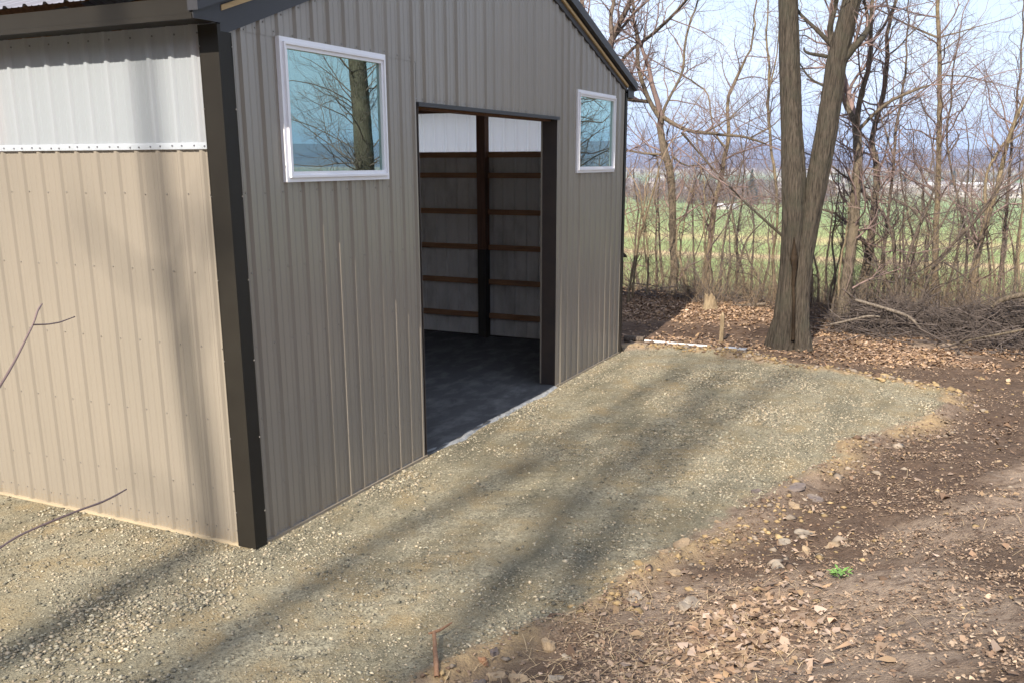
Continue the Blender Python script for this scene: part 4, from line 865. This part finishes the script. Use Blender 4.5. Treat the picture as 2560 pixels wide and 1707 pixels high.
# foreground: broken stick, twigs near the lens, weed, stones
def on(px, py, dz=0): p = hit(px, py); p = np.array(p); p[2] = float(H(p[0], p[1]))+dz; return p
a = on(1092, 1700, .03); b_ = on(1088, 1645, .05); c_ = on(1072, 1608, .07); d_ = on(1100, 1600, .08); e_ = on(1130, 1580, .07)
t = Tubes(); Q, R = resample([a+np.array([-.05, -.03, -.04]), a, b_, (c_+d_)/2], [.017, .016, .015, .013], 18); t.add(Q, R, 10, .12, rg); Q, R = resample([(c_+d_)/2, d_, e_], [.011, .010, .006], 10); t.add(Q, R, 8, .12, rg); Q, R = resample([(c_+d_)/2, c_], [.010, .006], 5); t.add(Q, R, 8, .1, rg)
M['stick'] = mat('reddish_stick', (.33,.19,.11), .85, .15, (.24,.13,.08), 18, (1,1,1), .5, 60)
o = t.build('broken_stick', M['stick']); o.data.transform(Matrix.Translation(-Vector(a))); o.location = Vector(a); tag(o, 'reddish broken stick with a forked end on the gravel edge', 'stick')
def near_twig(label, traces, dist):
    t = Tubes(); p_first = None
    for tr in traces:
        P = [CAM+ray(px, py)*dist*(1+.02*i) for i, (px, py, w) in enumerate(tr)]; Wd = [w*pxsize(p)/2 for (a, b, w), p in zip(tr, P)]
        if p_first is None: p_first = P[0]
        Q, R = resample(P, Wd, 22); t.add(Q, R*(1+rg.normal(0, .06, 22)), 8)
    o = t.build('twig', M['twig']); o.data.transform(Matrix.Translation(-Vector(p_first))); o.location = Vector(p_first); tag(o, label, 'twig')
near_twig('forked bare twig reaching up against the tan side wall', [[(-60,1050,8),(0,965,7),(30,915,6),(55,868,5.5),(70,835,5),(85,810,5),(92,780,5),(97,772,6),(105,760,4)], [(84,812,4),(120,811,3.5),(150,806,3.5),(187,792,3)]], 2.6)
near_twig('long straight bare twig slanting over the stony ground below the wall', [[(-80,1420,7),(0,1369,6.5),(40,1340,6),(110,1310,6),(205,1271,5.5),(250,1257,6),(285,1240,5),(316,1222,4)]], 2.4)
w0 = on(2100, 1442); mb = MB()
for i in range(26):
    a = rg.uniform(0, 2*math.pi); r = rg.uniform(.02, .075); c = np.array([w0[0]+r*math.cos(a), w0[1]+r*math.sin(a), w0[2]+rg.uniform(.015, .06)]); dx = np.array([math.cos(a), math.sin(a), rg.uniform(-.2, .6)])*rg.uniform(.02, .035); dy = np.cross(dx, (0, 0, 1.))*.45
    mb.add([c-dx, c-dy+[0, 0, .006], c+dx, c+dy+[0, 0, .006]], [(0, 1, 2), (0, 2, 3)])
mb.add([(w0[0]-.04, w0[1], w0[2]-.01), (w0[0]-.035, w0[1]+.005, w0[2]-.01), (w0[0], w0[1], w0[2]+.03)], [(0, 1, 2)])
o = mb.build('weed', M['weed']); tag(o, 'small bright green weed growing in the bare dirt', 'weed')
def rock(px, py, wpx, hpx, m, label, sink=.3):
    p = on(px, py); sc = pxsize(p); r = wpx*sc/2*.86; hz = hpx*sc*.42
    k, nj = 14, 8; V = []; ph = rg.uniform(0, 6, 6)
    for j in range(nj+1):
        th = math.pi*j/nj
        for i in range(k):
            a = i*2*math.pi/k; d = np.array([math.sin(th)*math.cos(a), math.sin(th)*math.sin(a), math.cos(th)])
            f = 1+.16*math.sin(2*a+ph[0])+.12*math.sin(3*a+ph[1]+th*2)+.10*math.sin(5*th+ph[2]+a)+rg.normal(0, .035); f = round(f*7)/7*.75+f*.25
            V.append((d[0]*r*f, d[1]*r*f*.8, np.clip(d[2], -1, .5+.12*math.sin(a+ph[3]))*hz*f*1.25))
    Fs = [(j*k+i, j*k+(i+1) % k, (j+1)*k+(i+1) % k, (j+1)*k+i) for j in range(nj) for i in range(k)]
    o = mesh_obj('rock', V, Fs, m); o.location = (p[0], p[1], p[2]-hz*.02); o.rotation_euler = (rg.normal(0, .12), rg.normal(0, .12), rg.uniform(0, 6)); tag(o, label, 'rock', 'stones along the bank'); return o
RK, RG_, RD = M['rock'], M['rock_grey'], M['rock_dark']
for a in [(1370,1625,52,50,RK,'tan upright rock on the bank beside a pale one'), (1425,1642,46,34,RG_,'pale rounded rock right of the tan upright rock'), (1235,1650,32,36,RD,'dark slate-grey rock at the gravel corner'), (1208,1668,30,40,M['stick'],'rust-brown rock left of the slate-grey one'),
          (1240,1688,56,40,RK,'broad tan rock below the slate-grey one'), (1300,1696,70,30,RK,'wide yellowish rock at the bottom edge'), (1388,1700,44,34,RG_,'grey rock at the bottom edge right of the yellowish one'), (1197,1704,36,30,RD,'dark rock at the bottom edge'),
          (1585,1504,62,26,RG_,'flat grey stone bedded in the bank dirt'), (1725,1522,86,34,RG_,'long pale grey stone above the heap of leaves'), (1690,1440,50,18,RK,'thin flat tan slab lying on the bank'), (1705,1375,64,24,RK,'yellow clod at the lip of the bank'), (1660,1400,36,18,RK,'small yellow clod beside the larger one'),
          (1795,1310,18,14,RK,'lone orange-tan stone out on the gravel'), (1890,1232,34,20,RD,'dark stone at the edge of the gravel'), (1990,1240,56,24,RD,'brown stone heaped on the gravel edge'), (2035,1250,48,20,RD,'flat brown stone behind the heaped one'), (1985,1270,44,20,RK,'tan slab below the heaped brown stone'),
          (2085,1350,60,18,RK,'long tan slab half sunk in the dirt'), (1960,1350,44,18,RG_,'pale slab nearest the gravel'), (2010,1322,50,16,RG_,'white-grey slab among the slabs'), (1945,1420,50,22,RG_,'grey slab left of the weed'), (2020,1365,44,20,RK,'pinkish tan slab in the middle of the slabs'),
          (2180,942,20,12,RK,'rounded tan stone on the dirt beyond the gravel tip'), (1890,888,26,14,RK,'yellow stone on the far edge of the gravel'), (1898,905,34,14,RK,'larger yellow stone on the far gravel edge'), (2118,938,18,8,RK,'flat stone at the gravel tip'), (1800,863,18,10,RK,'pale tan stone at the foot of the stake'), (2496,1150,20,10,RK,'small yellow stone on the tan dirt patch'), (2270,1088,12,6,RG_,'tiny pale stone by the gravel edge')]: rock(*a)

# ------------------------------------------------------------------ the valley beyond
def hill(name, label, prof, X0, depth, seed):
    n = 220; ys = np.linspace(-9000, 9000, n); V = []; rows = 9
    for i, y in enumerate(ys):
        hh = np.interp(y, prof[0], prof[1])+10*(float(fbm(y, 0, 500, seed))-.5)+7*(float(fbm(y, 0, 90, seed+3))-.5)
        for j in range(rows):
            t = j/(rows-1); z = -14+(hh+14)*(t**.8)+(6*(float(fbm(y, t*800, 160, seed+9))-.5) if 0 < j < rows-1 else 0); V.append((X0+depth*t+abs(y)*-.0, y, z))
        V.append((X0+depth*2.2, y, -14))
    r1 = rows+1; idx = np.arange(n*r1).reshape(n, r1); q = np.stack([idx[:-1, :-1], idx[1:, :-1], idx[1:, 1:], idx[:-1, 1:]], -1).reshape(-1, 4)
    o = mesh_obj(name, V, q, M['hill'], smooth=True); tag(o, label, kind='structure')
def hz(px, py, X): return at(px, py, X)
def prof(pts, X):
    P = [hz(px, py, X) for px, py in pts]; P.sort(key=lambda q: q[1]); ys = [-9000, P[0][1]-900]+[p[1] for p in P]+[P[-1][1]+900, 9000]; zs = [70, 80]+[p[2] for p in P]+[60, 60]; return ys, zs
hill('hills', 'long wooded blue ridge along the horizon', prof([(1560,364),(1620,362),(1700,358),(1800,354),(1880,356),(1960,366),(2060,376),(2140,382),(2220,378),(2300,372),(2380,374),(2460,371),(2560,366)], 5200), 4300, 900, 5)
hill('hills', 'lower wooded rise before the ridge', prof([(1560,398),(1700,404),(1800,402),(1900,398),(2000,402),(2150,396),(2250,400),(2400,392),(2560,388)], 3300), 2900, 400, 8)
def ground_at(px, py, X): q = at(px, py, X); return q[0], q[1], float(Hs(q[0], q[1]))
# woods: bare tree masses on the valley floor
rgw = np.random.default_rng(77); Vs = []
def crown(cx, cy, cz, rx, rz, n, s):
    d = rgw.normal(size=(n, 3)); d /= np.linalg.norm(d, axis=1)[:, None]; d *= rgw.uniform(.2, 1, (n, 1))**.45
    c = d*np.array([rx, rx, rz])+np.array([cx, cy, cz+rz*.95]); a = rgw.normal(size=(n, 3))*np.array([.5, .5, 1.0]); a /= np.linalg.norm(a, axis=1)[:, None]; b = rgw.normal(size=(n, 3)); b /= np.linalg.norm(b, axis=1)[:, None]
    ss = s*rgw.uniform(.5, 1.3, (n, 1)); Vs.append(np.stack([c-a*ss, c+b*ss*.28, c+a*ss], 1))
def wood_band(p0, p1, X, cnt, h, spread):
    for i in range(cnt):
        t = rgw.uniform(); px = p0+(p1-p0)*t; XX_ = X*(1+rgw.uniform(-spread, spread)); q = at(px, 440, XX_); z = float(Hs(q[0], q[1])); hh = h*rgw.uniform(.6, 1.25); crown(q[0], q[1], z, hh*.38, hh*.5, 170, h*.11)
wood_band(1500, 2080, 640, 120, 11, .12); wood_band(1500, 2120, 900, 110, 11, .15); wood_band(1500, 2060, 560, 60, 9, .03); wood_band(2120, 2650, 1500, 90, 13, .12); wood_band(1500, 2650, 2000, 170, 14, .2); wood_band(2150, 2650, 1150, 26, 12, .05); wood_band(1500, 2650, 2600, 200, 15, .1)
V = np.concatenate(Vs).reshape(-1, 3); o = mesh_obj('woodland', V, np.arange(len(V)).reshape(-1, 3), M['wood_far']); tag(o, 'brown bare woods on the valley floor', kind='stuff')
Vs = []
for i in range(260):                                       # unseen wooded rise behind the viewpoint, massed to block low sky
    x_, y_ = rgw.uniform(-95, -30), rgw.uniform(-75, 60); hh = rgw.uniform(9, 13.5); crown(x_, y_, float(Hs(x_, y_)), hh*.42, hh*.5, 240, hh*.10)
V = np.concatenate(Vs).reshape(-1, 3); o = mesh_obj('woodland', V, np.arange(len(V)).reshape(-1, 3), M['wood_far']); tag(o, 'unseen bare woods blocking low sky on the rise west of the barn', kind='stuff')
def conifer(px, X, h, label):
    global Vs; q = at(px, 440, X); z = float(Hs(q[0], q[1])); Vs = []
    for j in range(14): t = j/13; crown(q[0], q[1], z+h*.08+h*.86*t-.06*h, h*.24*(1-t)+.25, h*.06, 110, h*.05)
    V = np.concatenate(Vs).reshape(-1, 3); root = empty('evergreen_tree', (q[0], q[1], z)); tag(root, label, 'tree'); mesh_obj('crown', V, np.arange(len(V)).reshape(-1, 3), M['evergreen'], root)
    t = Tubes(); t.add(np.array([(q[0], q[1], z-.5), (q[0], q[1], z+h*.4), (q[0], q[1], z+h*.9)]), [h*.03, h*.022, .05], 6); t.build('trunk', BD, root)
conifer(1880, 600, 20, 'tall dark evergreen in the valley left of the twin trunks'); conifer(2385, 1050, 20, 'dark evergreen beside the white buildings at the far field edge'); conifer(2262, 1080, 19, 'smaller dark evergreen among the far houses'); conifer(1893, 560, 9, 'low dark evergreen by the long white shed')
HL = []
def house(px, X, w, d, h, label, group, roof=None, wallm=None):
    q = at(px, 440, X); z = float(Hs(q[0], q[1])); mb = MB(); mb.box(-d/2, d/2, -w/2, w/2, -.5, h)
    rh = d*.28; e = .4
    mb.add([(-d/2-e, -w/2-e, h), (-d/2-e, w/2+e, h), (0, w/2+e, h+rh), (0, -w/2-e, h+rh), (d/2+e, w/2+e, h), (d/2+e, -w/2-e, h)], [(0, 1, 2, 3), (3, 2, 4, 5)], 1)
    mb.add([(-d/2, -w/2, h), (d/2, -w/2, h), (0, -w/2, h+rh)], [(0, 1, 2)]); mb.add([(-d/2, w/2, h), (d/2, w/2, h), (0, w/2, h+rh)], [(0, 2, 1)])
    n = max(2, int(w/4))
    for i in range(n):
        yw = -w/2+(i+.5)*w/n; mb.box(-d/2-.04, -d/2, yw-.5, yw+.5, h*.35, h*.75, 2)
    o = mb.build('house', [wallm or M['housewall'], roof or M['houseroof'], M['trim']]); o.location = (q[0], q[1], z); o.rotation_euler = (0, 0, rgw.uniform(-.5, .5)); tag(o, label, 'house', group)
M['whiteroof'] = mat('white_roof', (.52,.52,.53), .6, .3, (.42,.42,.43), .1)
house(1822, 480, 11, 5, 1.7, 'long white shed at the edge of the green field', None, M['whiteroof'])
for px, X, w in [(2330,1020,17),(2290,1030,15),(2430,1030,26),(2480,1040,20),(2545,1010,14),(2225,1060,12),(2360,1060,12)]: house(px, X, w, 8, 3.6, 'long white building in the row along the far field edge', 'white buildings along the far field', M['whiteroof'] if w > 15 else None)
for i in range(46):
    px = rgw.uniform(1560, 2560); X = rgw.uniform(720, 1700); house(px, X, rgw.uniform(7, 15), 8, rgw.uniform(3.5, 5.5), 'pale small house among bare woods in the distant valley', 'houses of the far town')
# ------------------------------------------------------------------ air
mb = MB(); mb.box(-400, 9400, -9400, 9400, -60, 260)
hm = bpy.data.materials.new('valley_haze'); hm.use_nodes = True; N, L = hm.node_tree.nodes, hm.node_tree.links; N.remove(N['Principled BSDF'])
pv = N.new('ShaderNodeVolumePrincipled'); pv.inputs['Color'].default_value = (.50,.66,1,1); pv.inputs['Density'].default_value = .00017; pv.inputs['Anisotropy'].default_value = .0
L.new(pv.outputs[0], N['Material Output'].inputs['Volume'])
hz_o = mb.build('haze', hm); tag(hz_o, 'thin blue haze over the valley', kind='stuff')
